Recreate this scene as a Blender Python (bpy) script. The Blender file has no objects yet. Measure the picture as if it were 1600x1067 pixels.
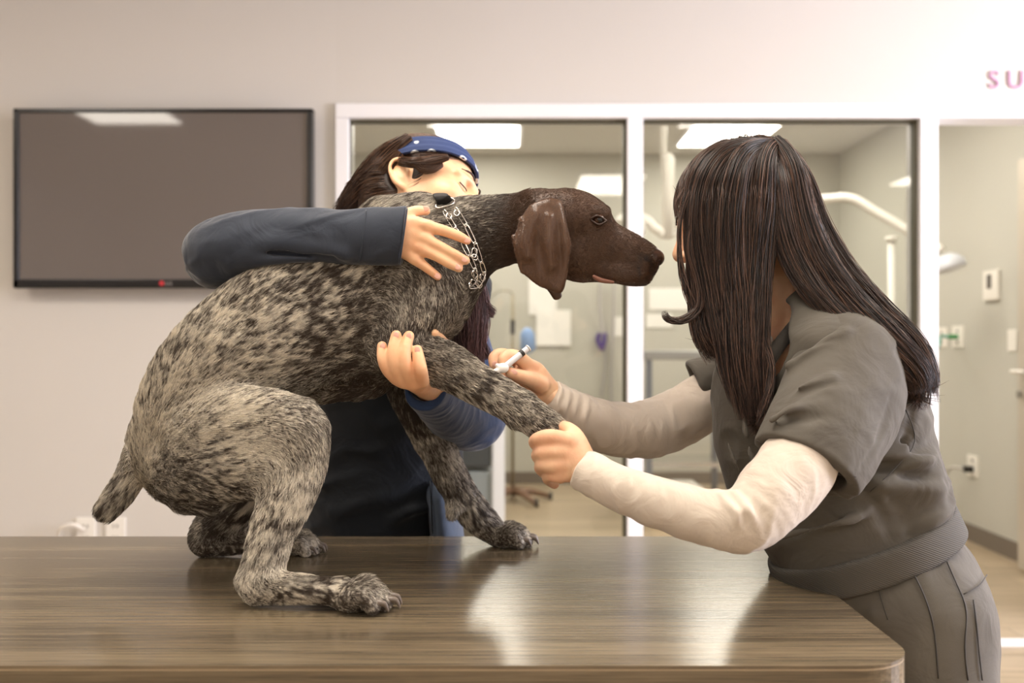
import bpy, math, random
import numpy as np
from mathutils import Vector, Matrix
random.seed(7)
rng = np.random.default_rng(7)
SC = bpy.context.scene
COL = SC.collection
# ------------------------------------------------------------------ camera, world, exposure
F = 1556.0            # focal length in pixels of the 1600x1067 frame (35 mm on a 36 mm sensor)
CAMZ = 1.19           # camera height; it looks level along +y
TZ = 0.82             # table top height
cam = bpy.data.cameras.new('camera'); camo = bpy.data.objects.new('camera', cam); COL.objects.link(camo)
camo.location = (0, 0, CAMZ); camo.rotation_euler = (math.pi/2, 0, 0)
cam.sensor_width = 36; cam.lens = 36*F/1600; cam.clip_start = 0.02
cam.dof.use_dof = True; cam.dof.focus_distance = 1.5; cam.dof.aperture_fstop = 3.4
SC.camera = camo
SC.view_settings.view_transform = 'Standard'; SC.view_settings.look = 'None'
SC.view_settings.gamma = 1.0; SC.view_settings.use_curve_mapping = False
SC.view_settings.exposure = 0.0
SC.cycles.use_denoising = True
SC.cycles.max_bounces = 8; SC.cycles.transparent_max_bounces = 12
SC.cycles.caustics_reflective = False; SC.cycles.caustics_refractive = False
SC.cycles.sample_clamp_indirect = 6
W = bpy.data.worlds.new('world'); SC.world = W; W.use_nodes = True
W.node_tree.nodes['Background'].inputs[0].default_value = (0.8, 0.88, 1.0, 1)
W.node_tree.nodes['Background'].inputs[1].default_value = 0.8
CEIL = 2.76           # ceiling height
WALLY = 3.9           # distance of the wall with the window
LAMP_E = 16.0          # radiance of the ceiling light diffusers
DAY = bpy.data.lights.new('window_daylight', 'AREA'); DAY.shape = 'RECTANGLE'; DAY.size = 2.2; DAY.size_y = 1.5
DAY.energy = 290; DAY.color = (0.86, 0.86, 1.0)
dayo = bpy.data.objects.new('window_daylight', DAY); COL.objects.link(dayo)
dayo.location = (4.72, 1.7, 1.75); dayo.rotation_euler = (0, math.radians(90), 0)

# ------------------------------------------------------------------ helpers
def lin(r, g, b):
    f = lambda c: (c/255/12.92) if c/255 <= 0.04045 else ((c/255+0.055)/1.055)**2.4
    return (f(r), f(g), f(b), 1.0)
def P(px, py, d):
    """point that the pixel (px, py) shows at distance d from the camera"""
    return np.array([(px-800)/F*d, d, CAMZ-(py-533.5)/F*d])
def NT(m):
    return m.node_tree.nodes, m.node_tree.links
def mat(name, col, rough=0.5, metal=0.0, spec=0.5, emis=None, es=0.0, bump=None, sss=0.0, coat=0.0, sheen=0.0, var=None):
    """bump=(scale, strength, distance); var=(scale, colour2, detail) mottles between two colours"""
    m = bpy.data.materials.new(name); m.use_nodes = True
    n, l = NT(m); b = n['Principled BSDF']
    b.inputs['Base Color'].default_value = col; b.inputs['Roughness'].default_value = rough
    b.inputs['Metallic'].default_value = metal; b.inputs['Specular IOR Level'].default_value = spec
    if emis: b.inputs['Emission Color'].default_value = emis; b.inputs['Emission Strength'].default_value = es
    if sss:
        b.inputs['Subsurface Weight'].default_value = sss; b.inputs['Subsurface Radius'].default_value = (1, .35, .2); b.inputs['Subsurface Scale'].default_value = .008
    if coat: b.inputs['Coat Weight'].default_value = coat; b.inputs['Coat Roughness'].default_value = .1
    if sheen: b.inputs['Sheen Weight'].default_value = sheen; b.inputs['Sheen Roughness'].default_value = .4
    tc = n.new('ShaderNodeTexCoord')
    if bump:
        t = n.new('ShaderNodeTexNoise'); t.inputs['Scale'].default_value = bump[0]; t.inputs['Detail'].default_value = 4
        l.new(tc.outputs['Object'], t.inputs['Vector'])
        bp = n.new('ShaderNodeBump'); bp.inputs['Strength'].default_value = bump[1]; bp.inputs['Distance'].default_value = bump[2]
        l.new(t.outputs[0], bp.inputs['Height']); l.new(bp.outputs[0], b.inputs['Normal'])
    if var:
        t2 = n.new('ShaderNodeTexNoise'); t2.inputs['Scale'].default_value = var[0]; t2.inputs['Detail'].default_value = 5
        l.new(tc.outputs['Object'], t2.inputs['Vector'])
        r = n.new('ShaderNodeValToRGB'); r.color_ramp.elements[0].position = .35; r.color_ramp.elements[1].position = .65
        r.color_ramp.elements[0].color = col; r.color_ramp.elements[1].color = var[1]
        l.new(t2.outputs[0], r.inputs[0]); l.new(r.outputs[0], b.inputs['Base Color'])
    return m
def link(o, parent=None):
    COL.objects.link(o)
    if parent is not None: o.parent = parent
    return o
def tag(o, label=None, cat=None, group=None, kind=None):
    if label: o['label'] = label
    if cat: o['category'] = cat
    if group: o['group'] = group
    if kind: o['kind'] = kind
    return o
def empty(name, loc, label=None, cat=None, group=None, kind=None):
    o = bpy.data.objects.new(name, None); o.location = loc; o.empty_display_size = .05; link(o)
    return tag(o, label, cat, group, kind)
def wloc(o):
    v = Vector((0, 0, 0))
    while o is not None: v = v + o.location; o = o.parent
    return v
class MB:
    """collects vertices and faces (world coordinates)"""
    def __init__(s): s.v = []; s.f = []
    def add(s, v, f):
        k = len(s.v); s.v += [tuple(map(float, p)) for p in v]; s.f += [tuple(k+i for i in q) for q in f]; return s
    def box(s, x0, x1, y0, y1, z0, z1):
        v = [(x, y, z) for x in (x0, x1) for y in (y0, y1) for z in (z0, z1)]
        return s.add(v, [(0, 1, 3, 2), (4, 6, 7, 5), (0, 4, 5, 1), (2, 3, 7, 6), (0, 2, 6, 4), (1, 5, 7, 3)])
    def cbox(s, c, sz): return s.box(c[0]-sz[0]/2, c[0]+sz[0]/2, c[1]-sz[1]/2, c[1]+sz[1]/2, c[2]-sz[2]/2, c[2]+sz[2]/2)
    def tube(s, pts, r, n=10, cap=True, closed=False):
        pts = [np.array(p, float) for p in pts]; m = len(pts)
        rs = r if hasattr(r, '__len__') else [r]*m
        vs = []; up = None
        for i, p in enumerate(pts):
            if closed: t = pts[(i+1) % m]-pts[i-1]
            else: t = pts[min(i+1, m-1)]-pts[max(i-1, 0)]
            t = t/(np.linalg.norm(t)+1e-12)
            if up is None:
                up = np.array([0, 0, 1.]) if abs(t[2]) < .9 else np.array([0, 1., 0])
            up = up-t*up.dot(t); up /= np.linalg.norm(up)+1e-12
            sd = np.cross(t, up)
            for k in range(n):
                a = 2*math.pi*k/n; vs.append(p+rs[i]*(math.cos(a)*up+math.sin(a)*sd))
        fs = []
        for i in range(m if closed else m-1):
            j = (i+1) % m
            for k in range(n): fs.append((i*n+k, i*n+(k+1) % n, j*n+(k+1) % n, j*n+k))
        if cap and not closed: fs.append(tuple(range(n))[::-1]); fs.append(tuple((m-1)*n+k for k in range(n)))
        return s.add(vs, fs)
    def prism(s, poly, z0, z1):
        """poly in xy, extruded along z"""
        n = len(poly)
        v = [(x, y, z0) for x, y in poly]+[(x, y, z1) for x, y in poly]
        return s.add(v, [tuple(range(n))[::-1], tuple(range(n, 2*n))]+[(i, (i+1) % n, n+(i+1) % n, n+i) for i in range(n)])
    def build(s, name, m, parent=None, smooth=False, bevel=0.0):
        me = bpy.data.meshes.new(name)
        o = bpy.data.objects.new(name, me); link(o, parent)
        off = np.array(wloc(parent)) if parent is not None else np.zeros(3)
        if parent is None and s.v:
            a = np.array(s.v); c = (a.min(0)+a.max(0))/2; c[2] = a[:, 2].min(); o.location = c; off = c
        me.from_pydata([tuple(np.array(p)-off) for p in s.v], [], s.f); me.validate()
        me.materials.append(m)
        if smooth: me.shade_smooth()
        if bevel:
            b = o.modifiers.new('bevel', 'BEVEL'); b.width = bevel; b.segments = 3; b.limit_method = 'ANGLE'; b.angle_limit = math.radians(40)
        return o
def crom(pts, n=6, closed=False):
    pts = np.array(pts, float); out = []; m = len(pts)
    for i in range(m if closed else m-1):
        if closed: p = [pts[(i-1) % m], pts[i], pts[(i+1) % m], pts[(i+2) % m]]
        else: p = [pts[max(i-1, 0)], pts[i], pts[i+1], pts[min(i+2, m-1)]]
        for k in range(n):
            t = k/n
            out.append(.5*(2*p[1]+(p[2]-p[0])*t+(2*p[0]-5*p[1]+4*p[2]-p[3])*t*t+(3*p[1]-p[0]-3*p[2]+p[3])*t**3))
    if not closed: out.append(pts[-1])
    return np.array(out)
# ------------------------------------------------------------------ room materials
def wall_mat(name, c, c2):
    return mat(name, c, .6, spec=.3, bump=(350, .06, .001), var=(.8, c2))
M_wall = wall_mat('wall paint', lin(218, 213, 207), lin(215, 210, 203))
M_wallb = wall_mat('surgery wall paint', lin(200, 198, 188), lin(196, 194, 184))
M_ceil = mat('ceiling tile', lin(226, 224, 220), .9, bump=(200, .2, .002))
M_white = mat('white painted frame', lin(246, 245, 248), .35)
M_base = mat('grey rubber baseboard', lin(120, 110, 100), .5)
M_gasket = mat('dark glazing gasket', lin(84, 80, 62), .5)
def plank_mat():
    m = bpy.data.materials.new('wood plank floor'); m.use_nodes = True; n, l = NT(m); b = n['Principled BSDF']
    tc = n.new('ShaderNodeTexCoord')
    br = n.new('ShaderNodeTexBrick'); br.offset = .37; br.inputs['Scale'].default_value = 1; br.inputs['Brick Width'].default_value = 1.2; br.inputs['Row Height'].default_value = .18
    br.inputs['Mortar Size'].default_value = .002; br.inputs['Color1'].default_value = lin(186, 168, 142); br.inputs['Color2'].default_value = lin(166, 148, 122); br.inputs['Mortar'].default_value = lin(110, 96, 80)
    l.new(tc.outputs['Object'], br.inputs['Vector'])
    mp = n.new('ShaderNodeMapping'); mp.inputs['Scale'].default_value = (3, 40, 3); l.new(tc.outputs['Object'], mp.inputs[0])
    no = n.new('ShaderNodeTexNoise'); no.inputs['Scale'].default_value = 1; no.inputs['Detail'].default_value = 6; l.new(mp.outputs[0], no.inputs['Vector'])
    mx = n.new('ShaderNodeMix'); mx.data_type = 'RGBA'; mx.blend_type = 'MULTIPLY'; mx.inputs[0].default_value = .5
    l.new(br.outputs['Color'], mx.inputs[6]); l.new(no.outputs['Color'], mx.inputs[7])
    rp = n.new('ShaderNodeValToRGB'); rp.color_ramp.elements[0].color = (.6, .58, .55, 1); rp.color_ramp.elements[1].color = (1.3, 1.3, 1.3, 1); rp.color_ramp.elements[0].position = .3; rp.color_ramp.elements[1].position = .7
    l.new(no.outputs[0], rp.inputs[0]); l.new(rp.outputs[0], mx.inputs[7])
    l.new(mx.outputs[2], b.inputs['Base Color']); b.inputs['Roughness'].default_value = .35
    return m
M_floor = plank_mat()
def thin_glass(name, tint, refl=1.0):
    m = bpy.data.materials.new(name); m.use_nodes = True; n, l = NT(m)
    for x in list(n):
        if x.type != 'OUTPUT_MATERIAL': n.remove(x)
    out = [x for x in n if x.type == 'OUTPUT_MATERIAL'][0]
    tr = n.new('ShaderNodeBsdfTransparent'); tr.inputs[0].default_value = tint
    gl = n.new('ShaderNodeBsdfGlossy'); gl.inputs['Roughness'].default_value = 0.02
    fr = n.new('ShaderNodeFresnel'); fr.inputs[0].default_value = 1.5
    mu = n.new('ShaderNodeMath'); mu.operation = 'MULTIPLY'; mu.inputs[1].default_value = refl; mu.use_clamp = True; l.new(fr.outputs[0], mu.inputs[0])
    mx = n.new('ShaderNodeMixShader'); l.new(mu.outputs[0], mx.inputs[0]); l.new(tr.outputs[0], mx.inputs[1]); l.new(gl.outputs[0], mx.inputs[2])
    l.new(mx.outputs[0], out.inputs[0]); return m
M_glass = thin_glass('window glass', (.93, .95, .93, 1), 2.0)

def struct(mb, name, m, **k):
    o = mb.build(name, m, **k); o['kind'] = 'structure'; return o
FX0, FX1, FY0 = -4.6, 4.8, -3.6     # front room
BX0, BX1, BY1 = -2.6, 2.74, 8.33    # room behind the glass
WT = .12                            # thickness of the wall with the window
wx = lambda px: (px-800)/F*WALLY
wz = lambda py: CAMZ-(py-533.5)/F*WALLY
OX0, OX1, OTOP = wx(525), 2.72, wz(163)   # opening in the wall: glazing and doorway
struct(MB().box(FX0, FX1, FY0, BY1+.3, -.05, 0), 'floor', M_floor)
struct(MB().box(FX0, FX1, FY0, WALLY+WT, CEIL, CEIL+.05), 'ceiling', M_ceil)
struct(MB().box(BX0-.1, FX1, WALLY+WT, BY1+.1, CEIL, CEIL+.05), 'ceiling_surgery', M_ceil)
struct(MB().box(FX0, OX0, WALLY, WALLY+WT, 0, CEIL), 'wall_back', M_wall)
struct(MB().box(OX0, FX1, WALLY, WALLY+WT, OTOP, CEIL), 'wall_header', M_wall)
struct(MB().box(OX1, FX1, WALLY, WALLY+WT, 0, OTOP), 'wall_back_right', M_wall)
struct(MB().box(FX0-.1, FX0, FY0, WALLY+WT, 0, CEIL), 'wall_left', M_wall)
struct(MB().box(FX0, FX1, FY0-.1, FY0, 0, CEIL), 'wall_front', M_wall)
struct(MB().box(FX1, FX1+.1, FY0, .6, 0, CEIL).box(FX1, FX1+.1, 2.8, WALLY+WT, 0, CEIL).box(FX1, FX1+.1, .6, 2.8, 0, 1).box(FX1, FX1+.1, .6, 2.8, 2.5, CEIL), 'wall_right', M_wall)
struct(MB().box(BX0-.1, BX0, WALLY+WT, BY1, 0, CEIL), 'wall_surgery_left', M_wallb)
struct(MB().box(BX1, BX1+.1, WALLY+WT, BY1, 0, CEIL), 'wall_surgery_right', M_wallb)
struct(MB().box(BX0-.1, BX1+.1, BY1, BY1+.1, 0, CEIL), 'wall_surgery_far', M_wallb)
struct(MB().box(BX1-.012, BX1, 4.6, BY1, 0, .1), 'baseboard_right', M_base)
struct(MB().box(BX0, BX1, BY1-.012, BY1, 0, .1), 'baseboard_far', M_base)
struct(MB().box(wx(1463), OX1, WALLY-.01, WALLY+.05, 0, .012), 'trim_1', M_white)   # threshold of the doorway
# glazed front: frame, two panes
fr = MB()
y0, y1 = WALLY-.02, WALLY+WT
fr.box(OX0, OX1, y0, y1, wz(186), OTOP)
for a, b in ((525, 546), (979, 1004), (1435, 1463)): fr.box(wx(a), wx(b), y0, y1, 0, wz(186))
for a, b in ((546, 979), (1004, 1435)): fr.box(wx(a), wx(b), y0+.02, y1, 0, .12)
w1 = struct(fr, 'window_1', M_white, bevel=.004)
g = MB()
for a, b in ((546, 979), (1004, 1435)):
    x0, x1, z0, z1 = wx(a), wx(b), .12, wz(186); t = .009
    g.box(x0, x1, y0+.03, y0+.07, z1-t, z1).box(x0, x1, y0+.03, y0+.07, z0, z0+t).box(x0, x0+t*.5, y0+.03, y0+.07, z0, z1).box(x1-t*1.2, x1, y0+.03, y0+.07, z0, z1)
g.build('gasket', M_gasket, w1)
for a, b in ((546, 979), (1004, 1435)):
    MB().add([(wx(a), y0+.05, .12), (wx(b), y0+.05, .12), (wx(b), y0+.05, wz(186)), (wx(a), y0+.05, wz(186))], [(0, 1, 2, 3)]).build('glass_pane', M_glass, w1)
# hidden daylight window of the right wall
w2 = struct(MB().box(FX1-.02, FX1+.1, .55, .6, .95, 2.55).box(FX1-.02, FX1+.1, 2.8, 2.85, .95, 2.55).box(FX1-.02, FX1+.1, .6, 2.8, .95, 1.0).box(FX1-.02, FX1+.1, .6, 2.8, 2.5, 2.55).box(FX1, FX1+.08, 1.68, 1.72, 1, 2.5), 'window_2', M_white)
# ceiling lights
M_lamp = mat('lit diffuser', (1, 1, 1, 1), .5, emis=(1.0, .915, .80, 1), es=LAMP_E)
M_lampb = mat('lit diffuser surgery', (1, 1, 1, 1), .5, emis=(1.0, .93, .82, 1), es=LAMP_E*.8)
def ceiling_light(x, y, label, w=.6, l=1.2, m=None):
    t = empty('ceiling_light', (x, y, CEIL-.02), label, 'ceiling light', 'ceiling light panels')
    MB().box(x-w/2-.03, x+w/2+.03, y-l/2-.03, y+l/2+.03, CEIL-.018, CEIL-.002).build('light_frame', M_white, t)
    MB().box(x-w/2, x+w/2, y-l/2, y+l/2, CEIL-.024, CEIL-.019).build('diffuser', m or M_lamp, t)
ceiling_light(-2.65, 1.15, 'lit ceiling panel mirrored along the top of the television screen')
ceiling_light(-.3, 1.25, 'lit ceiling panel mirrored at the top of the first glass pane')
ceiling_light(1.5, 1.25, 'lit ceiling panel mirrored at the top of the second glass pane')
ceiling_light(-1.5, -2.05, 'lit ceiling panel mirrored left of the woman in headband')
ceiling_light(.95, -2.05, 'lit ceiling panel mirrored in the glass above the dog muzzle')
ceiling_light(3.85, -1.75, 'small lit ceiling panel mirrored near the right edge of the second pane', .22, .5)
ceiling_light(-.25, 7.3, 'square lit ceiling panel behind glass, above woman in headband', m=M_lampb)
ceiling_light(1.62, 7.3, 'square lit ceiling panel behind glass, above long dark hair', m=M_lampb)
ceiling_light(-.25, 5.2, 'ceiling panel of the glazed room nearer the window', m=M_lampb)
ceiling_light(1.62, 5.2, 'ceiling panel of the glazed room near the doorway', m=M_lampb)
# ------------------------------------------------------------------ table
def wood_mat():
    m = bpy.data.materials.new('dark wood laminate'); m.use_nodes = True; n, l = NT(m); b = n['Principled BSDF']
    tc = n.new('ShaderNodeTexCoord')
    def noise(sc, s=1, det=6):
        mp = n.new('ShaderNodeMapping'); mp.inputs['Scale'].default_value = sc; l.new(tc.outputs['Object'], mp.inputs[0])
        no = n.new('ShaderNodeTexNoise'); no.inputs['Scale'].default_value = s; no.inputs['Detail'].default_value = det; no.inputs['Distortion'].default_value = .3
        l.new(mp.outputs[0], no.inputs['Vector']); return no
    a = noise((2.2, 240, 240)); c = noise((.8, 26, 26)); d = noise((14, 320, 320))
    rp = n.new('ShaderNodeValToRGB'); e = rp.color_ramp.elements
    e[0].position = .36; e[0].color = lin(62, 53, 41); e[1].position = .66; e[1].color = lin(134, 119, 96)
    m1 = n.new('ShaderNodeMath'); m1.operation = 'MULTIPLY_ADD'; m1.inputs[1].default_value = .33
    l.new(c.outputs[0], m1.inputs[0])
    m2 = n.new('ShaderNodeMath'); m2.operation = 'MULTIPLY'; m2.inputs[1].default_value = .42; l.new(a.outputs[0], m2.inputs[0])
    m3 = n.new('ShaderNodeMath'); m3.operation = 'MULTIPLY_ADD'; m3.inputs[1].default_value = .27; l.new(d.outputs[0], m3.inputs[0]); l.new(m2.outputs[0], m3.inputs[2])
    l.new(m3.outputs[0], m1.inputs[2]); l.new(m1.outputs[0], rp.inputs[0]); l.new(rp.outputs[0], b.inputs['Base Color'])
    b.inputs['Roughness'].default_value = .2; b.inputs['Specular IOR Level'].default_value = .55
    bp = n.new('ShaderNodeBump'); bp.inputs['Strength'].default_value = .12; bp.inputs['Distance'].default_value = .001; l.new(a.outputs[0], bp.inputs['Height']); l.new(bp.outputs[0], b.inputs['Normal'])
    return m
M_wood = wood_mat()
M_edge = mat('light laminate seam', lin(176, 156, 128), .4)
TD0 = .37*F/(1040-533.5); TD1 = .37*F/(838-533.5); TX1 = (1444-800)/F*TD0*1.004
def rrect(x0, x1, y0, y1, r, n=14):
    pts = []
    for cx, cy, a0 in ((x1-r, y1-r, 0), (x0+r, y1-r, 90), (x0+r, y0+r, 180), (x1-r, y0+r, 270)):
        for k in range(n+1):
            a = math.radians(a0+90*k/n); pts.append((cx+r*math.cos(a), cy+r*math.sin(a)))
    return pts
tb = empty('exam_table', (-.3, (TD0+TD1)/2, 0), 'long dark woodgrain exam table with rounded corner under the dog', 'table')
MB().prism(rrect(-1.5, TX1, TD0, TD1, .075), TZ-.004, TZ).build('table_top', M_wood, tb)
MB().prism(rrect(-1.499, TX1-.0005, TD0+.0005, TD1-.001, .075), TZ-.0062, TZ-.004).build('edge_seam', M_edge, tb)
MB().prism(rrect(-1.5, TX1, TD0, TD1, .075), TZ-.045, TZ-.0062).build('edge_band', M_wood, tb)
MB().box(-1.3, TX1-.25, TD0+.2, TD1-.12, 0, TZ-.045).build('pedestal', M_wood, tb)
# ------------------------------------------------------------------ television
M_black = mat('black gloss plastic', lin(22, 20, 20), .25)
def screen_mat():
    m = mat('screen with painted room reflection', lin(112, 104, 99), .04, spec=.5); return m  # reflection of the bright room painted in as a lighter grey base colour
M_screen = screen_mat()
tx0, tx1, tz1, tz0 = wx(39), wx(496), wz(178), wz(452)
tv = empty('television', ((tx0+tx1)/2, WALLY-.08, tz0), 'switched-off black flat television hanging on the pale wall', 'television')
b = .022
TVY = WALLY-.095
MB().box(tx0, tx1, TVY, TVY+.045, tz0, tz0+.034).box(tx0, tx1, TVY, TVY+.045, tz1-b*.7, tz1).box(tx0, tx0+b, TVY, TVY+.045, tz0, tz1).box(tx1-b, tx1, TVY, TVY+.045, tz0, tz1).build('bezel', M_black, tv, bevel=.004)
MB().box(tx0+b*.7, tx1-b*.7, TVY+.008, TVY+.012, tz0+.03, tz1-.015).build('screen', M_screen, tv)
MB().box(tx0+.3, tx1-.3, TVY+.07, WALLY-.001, tz0+.2, tz1-.2).build('wall_mount', M_black, tv)
MB().box(tx0+.01, tx1-.01, TVY+.04, TVY+.07, tz0+.01, tz1-.01).build('housing', M_black, tv)
# maker's mark on the lower bezel: red disc and grey letters
M_red = mat('red badge', lin(190, 40, 50), .4); M_lg = mat('grey badge letters', lin(150, 145, 140), .4)
def disc(mb, c, r, n=20, th=.002):
    v = [(c[0]+r*math.cos(2*math.pi*k/n), c[1]-th*j, c[2]+r*math.sin(2*math.pi*k/n)) for j in (0, 1) for k in range(n)]
    return mb.add(v, [tuple(range(n, 2*n)), tuple(range(n))[::-1]]+[(k, (k+1) % n, n+(k+1) % n, n+k) for k in range(n)])
lc = (wx(266), TVY, tz0+.018)
disc(MB(), lc, .010).build('badge', M_red, tv)
def text_obj(name, body, size, loc, m, parent=None, ext=.002, rot=(math.pi/2, 0, 0), offset=0.0):
    c = bpy.data.curves.new(name, 'FONT'); c.body = body; c.size = size; c.extrude = ext; c.offset = offset
    t = bpy.data.objects.new(name, c); me = bpy.data.meshes.new_from_object(t); bpy.data.objects.remove(t); me.materials.clear(); me.materials.append(m)
    o = bpy.data.objects.new(name, me); link(o, parent)
    off = wloc(parent) if parent is not None else Vector((0, 0, 0))
    o.location = Vector(loc)-off; o.rotation_euler = rot; return o
text_obj('badge_letters', 'LG', .022, (lc[0]+.013, TVY-.001, lc[2]-.008), M_lg, tv)
# ------------------------------------------------------------------ sign letters on the header wall
M_sign = mat('mauve sign letters', lin(196, 150, 180), .4)
for ch, a in (('S', 1543), ('U', 1572)):
    s = text_obj('sign_letter', ch, .098, (wx(a), WALLY-.004, wz(138)), M_sign, ext=.004)
    tag(s, 'mauve letter %s of the sign on the wall above the doorway' % ch, 'sign letter', 'sign letters above the doorway')
# ------------------------------------------------------------------ wall plates
M_plate = mat('white plastic plate', lin(244, 240, 232), .35)
M_slot = mat('dark slots', lin(90, 84, 78), .5)
M_cordw = mat('white cable', lin(236, 230, 220), .4)
M_blackp = mat('black rubber plug', lin(30, 28, 26), .5)
def plate_front(px0, px1, py0, py1, label, name='wall_outlet'):
    x0, x1, z0, z1 = wx(px0), wx(px1), wz(py1), wz(py0)
    t = empty(name, ((x0+x1)/2, WALLY, z0), label, 'outlet')
    MB().box(x0, x1, WALLY-.008, WALLY, z0, z1).build('cover_plate', M_plate, t, bevel=.003)
    cx = (x0+x1)/2
    for z in (z0+(z1-z0)*.3, z0+(z1-z0)*.7):
        for dx in (-.008, .008): MB().cbox((cx+dx, WALLY-.0085, z), (.003, .003, .012)).build('socket_slot', M_slot, t)
    return t
plate_front(120, 150, 808, 852, 'white wall outlet with a white cable, beside the dog tail')
plate_front(166, 197, 808, 852, 'white wall outlet without cable, right of the cabled one')
c = MB().tube(crom([(wx(97), WALLY-.02, wz(870)), (wx(97), WALLY-.03, wz(840)), (wx(105), WALLY-.05, wz(822)), (wx(122), WALLY-.05, wz(816)), (wx(134), WALLY-.02, wz(826))], 8), .008).build('charging_cable', M_cordw, smooth=True)
tag(c, 'white cable looping up to the wall outlet by the dog tail', 'cable')
# things on the right wall of the far room: px -> distance
dr = lambda px: BX1*F/(px-800)
def R(px, py, off=0.0): d = dr(px); return np.array([BX1-off, d, CAMZ-(py-533.5)/F*d])
def plate_side(px0, px1, pyc, h, label, name='wall_outlet', cat='outlet', slots=True, thick=.008):
    a, b = R(px1, pyc), R(px0, pyc); t = empty(name, (BX1, (a[1]+b[1])/2, a[2]-h/2), label, cat)
    w = .075; yc = (a[1]+b[1])/2; w = max(w, 0)
    MB().box(BX1-thick, BX1, a[1], b[1], a[2]-h/2, a[2]+h/2).build('cover_plate', M_plate, t, bevel=.003)
    if slots:
        for z in (-.25*h, .25*h): MB().cbox((BX1-thick-.0005, yc, a[2]+z), (.003, .02, .015)).build('socket', M_slot, t)
    return t, yc, a[2]
plate_side(1465, 1481, 527, .125, 'cream wall outlet beside white frame, left of the green-plugged one')
t, yo, zo = plate_side(1489, 1507, 526, .135, 'wall outlet holding a green plug, seen through the doorway')
M_green = mat('green plug', lin(70, 150, 90), .4); M_teal = mat('teal hose', lin(120, 175, 160), .4)
g1 = MB().tube([(BX1-.008, yo, zo), (BX1-.06, yo, zo)], .015, 12).build('oxygen_plug', M_green, smooth=False); tag(g1, 'green plug pushed into the wall outlet behind the doorway', 'plug')
hs = MB().tube(crom([(BX1-.06, yo, zo), (BX1-.1, yo+.03, zo+.0), (2.55, 5.95, 1.17), (2.5, 5.98, 1.0), (2.52, 5.98, .7), (2.5, 6.0, .35), (2.5, 6.1, .02)], 8), .011).build('gas_hose', M_teal, smooth=True)
tag(hs, 'teal hose hanging down from the green plug', 'hose')
t, yo, zo = plate_side(1513, 1530, 730, .125, 'low wall outlet holding a black plug, above the baseboard')
pg = empty('mains_lead', (BX1-.03, yo, zo), 'grey power cord with black plug hanging from the low outlet', 'cord')
MB().cbox((BX1-.035, yo, zo-.02), (.055, .035, .035)).build('plug', M_blackp, pg, bevel=.005)
MB().tube(crom([(BX1-.06, yo, zo-.02), (BX1-.1, yo+.1, zo-.03), (BX1-.1, yo+.2, zo-.16), (BX1-.1, yo+.3, .12), (BX1-.1, yo+.4, .02)], 8), .009).build('cable', mat('grey cable', lin(190, 185, 178), .4), pg, smooth=True)
plate_side(1576, 1590, 532, .12, 'narrow white light switch beside the open door', 'light_switch', 'light switch', slots=False)
t, yo, zo = plate_side(1541, 1564, 444, .17, 'white wall-mounted intercom handset above the outlets', 'intercom', 'intercom', slots=False, thick=.02)
MB().cbox((BX1-.021, yo+.01, zo+.02), (.004, .05, .08)).build('grille', M_slot, t)
# open door leaf of the doorway
M_alu = mat('brushed pale metal', lin(205, 196, 182), .4, metal=.3)
M_steel = mat('polished steel', lin(205, 203, 200), .25, metal=1)
M_doorglass = thin_glass('door glass', (.9, .92, .9, 1), 1.5)
dm = MB(); X = 2.62; T = .04
dm.box(X, X+T, 5.08, 5.16, .02, 2.13).box(X, X+T, 4.22, 4.3, .02, 2.13).box(X, X+T, 4.3, 5.08, .02, .25).box(X, X+T, 4.3, 5.08, 2.05, 2.13)
door = struct(dm, 'door_1', M_alu, bevel=.003)
MB().box(X+.015, X+.02, 4.3, 5.08, .25, 2.05).build('glass_pane', M_doorglass, door)
MB().tube([(X, 5.12, 1.035), (X-.055, 5.12, 1.035)], .011).tube([(X-.05, 5.125, 1.035), (X-.05, 5.0, 1.035)], .011).build('door_handle', M_plate, door, smooth=True)
MB().tube([(X, 5.12, .92), (X-.02, 5.12, .92)], .02, 14).build('lock', M_steel, door)
# ------------------------------------------------------------------ things in the room behind the glass
M_paper = mat('paper', lin(250, 248, 244), .7)
def paper(px0, px1, py0, py1, label, tilt=0.0, name='paper_sheet', off=.0):
    d = BY1-.01-off; p = [P(px0, py1, d), P(px1, py1+tilt, d), P(px1, py0+tilt, d), P(px0, py0, d)]
    q = [a+np.array([0, .004, 0]) for a in p]
    o = MB().add(p+q, [(0, 1, 2, 3), (7, 6, 5, 4), (0, 4, 5, 1), (1, 5, 6, 2), (2, 6, 7, 3), (3, 7, 4, 0)]).build(name, M_paper)
    tag(o, label, 'paper', 'papers pinned to the far wall')
paper(826, 870, 436, 492, 'white paper sheet on the far wall, under the dog ear')
paper(838, 892, 484, 540, 'wide white paper sheet below another, above the syringe', off=.012)
paper(1014, 1078, 450, 484, 'white poster on the far wall, behind the curl of hair')
paper(1010, 1050, 490, 512, 'small white note under the poster on the far wall')
paper(960, 977, 495, 525, 'small white note beside the white window post')
M_pole = mat('dull steel pole', lin(150, 140, 118), .4, metal=.4)
M_brown = mat('brown stand base', lin(128, 98, 78), .4)
d = 7.4
iv = empty('drip_stand', tuple(P(801, 533.5+CAMZ*F/d, d)), 'tall steel drip stand with a brown wheeled base', 'stand')
MB().tube([P(801, 460, d), P(801, 770, d)], .012).tube(crom([P(801, 462, d), P(797, 455, d), P(780, 455, d), P(766, 466, d), P(762, 480, d)], 6), .006).build('pole', M_pole, iv, smooth=True)
cz = P(801, 766, d)
bs = MB()
for k in range(5):
    a = 2*math.pi*k/5+.3; e = cz+np.array([.3*math.cos(a), .3*math.sin(a), -.06]); bs.tube([cz, (cz+e)/2+np.array([0, 0, .015]), e], [.03, .026, .018], 8)
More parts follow.
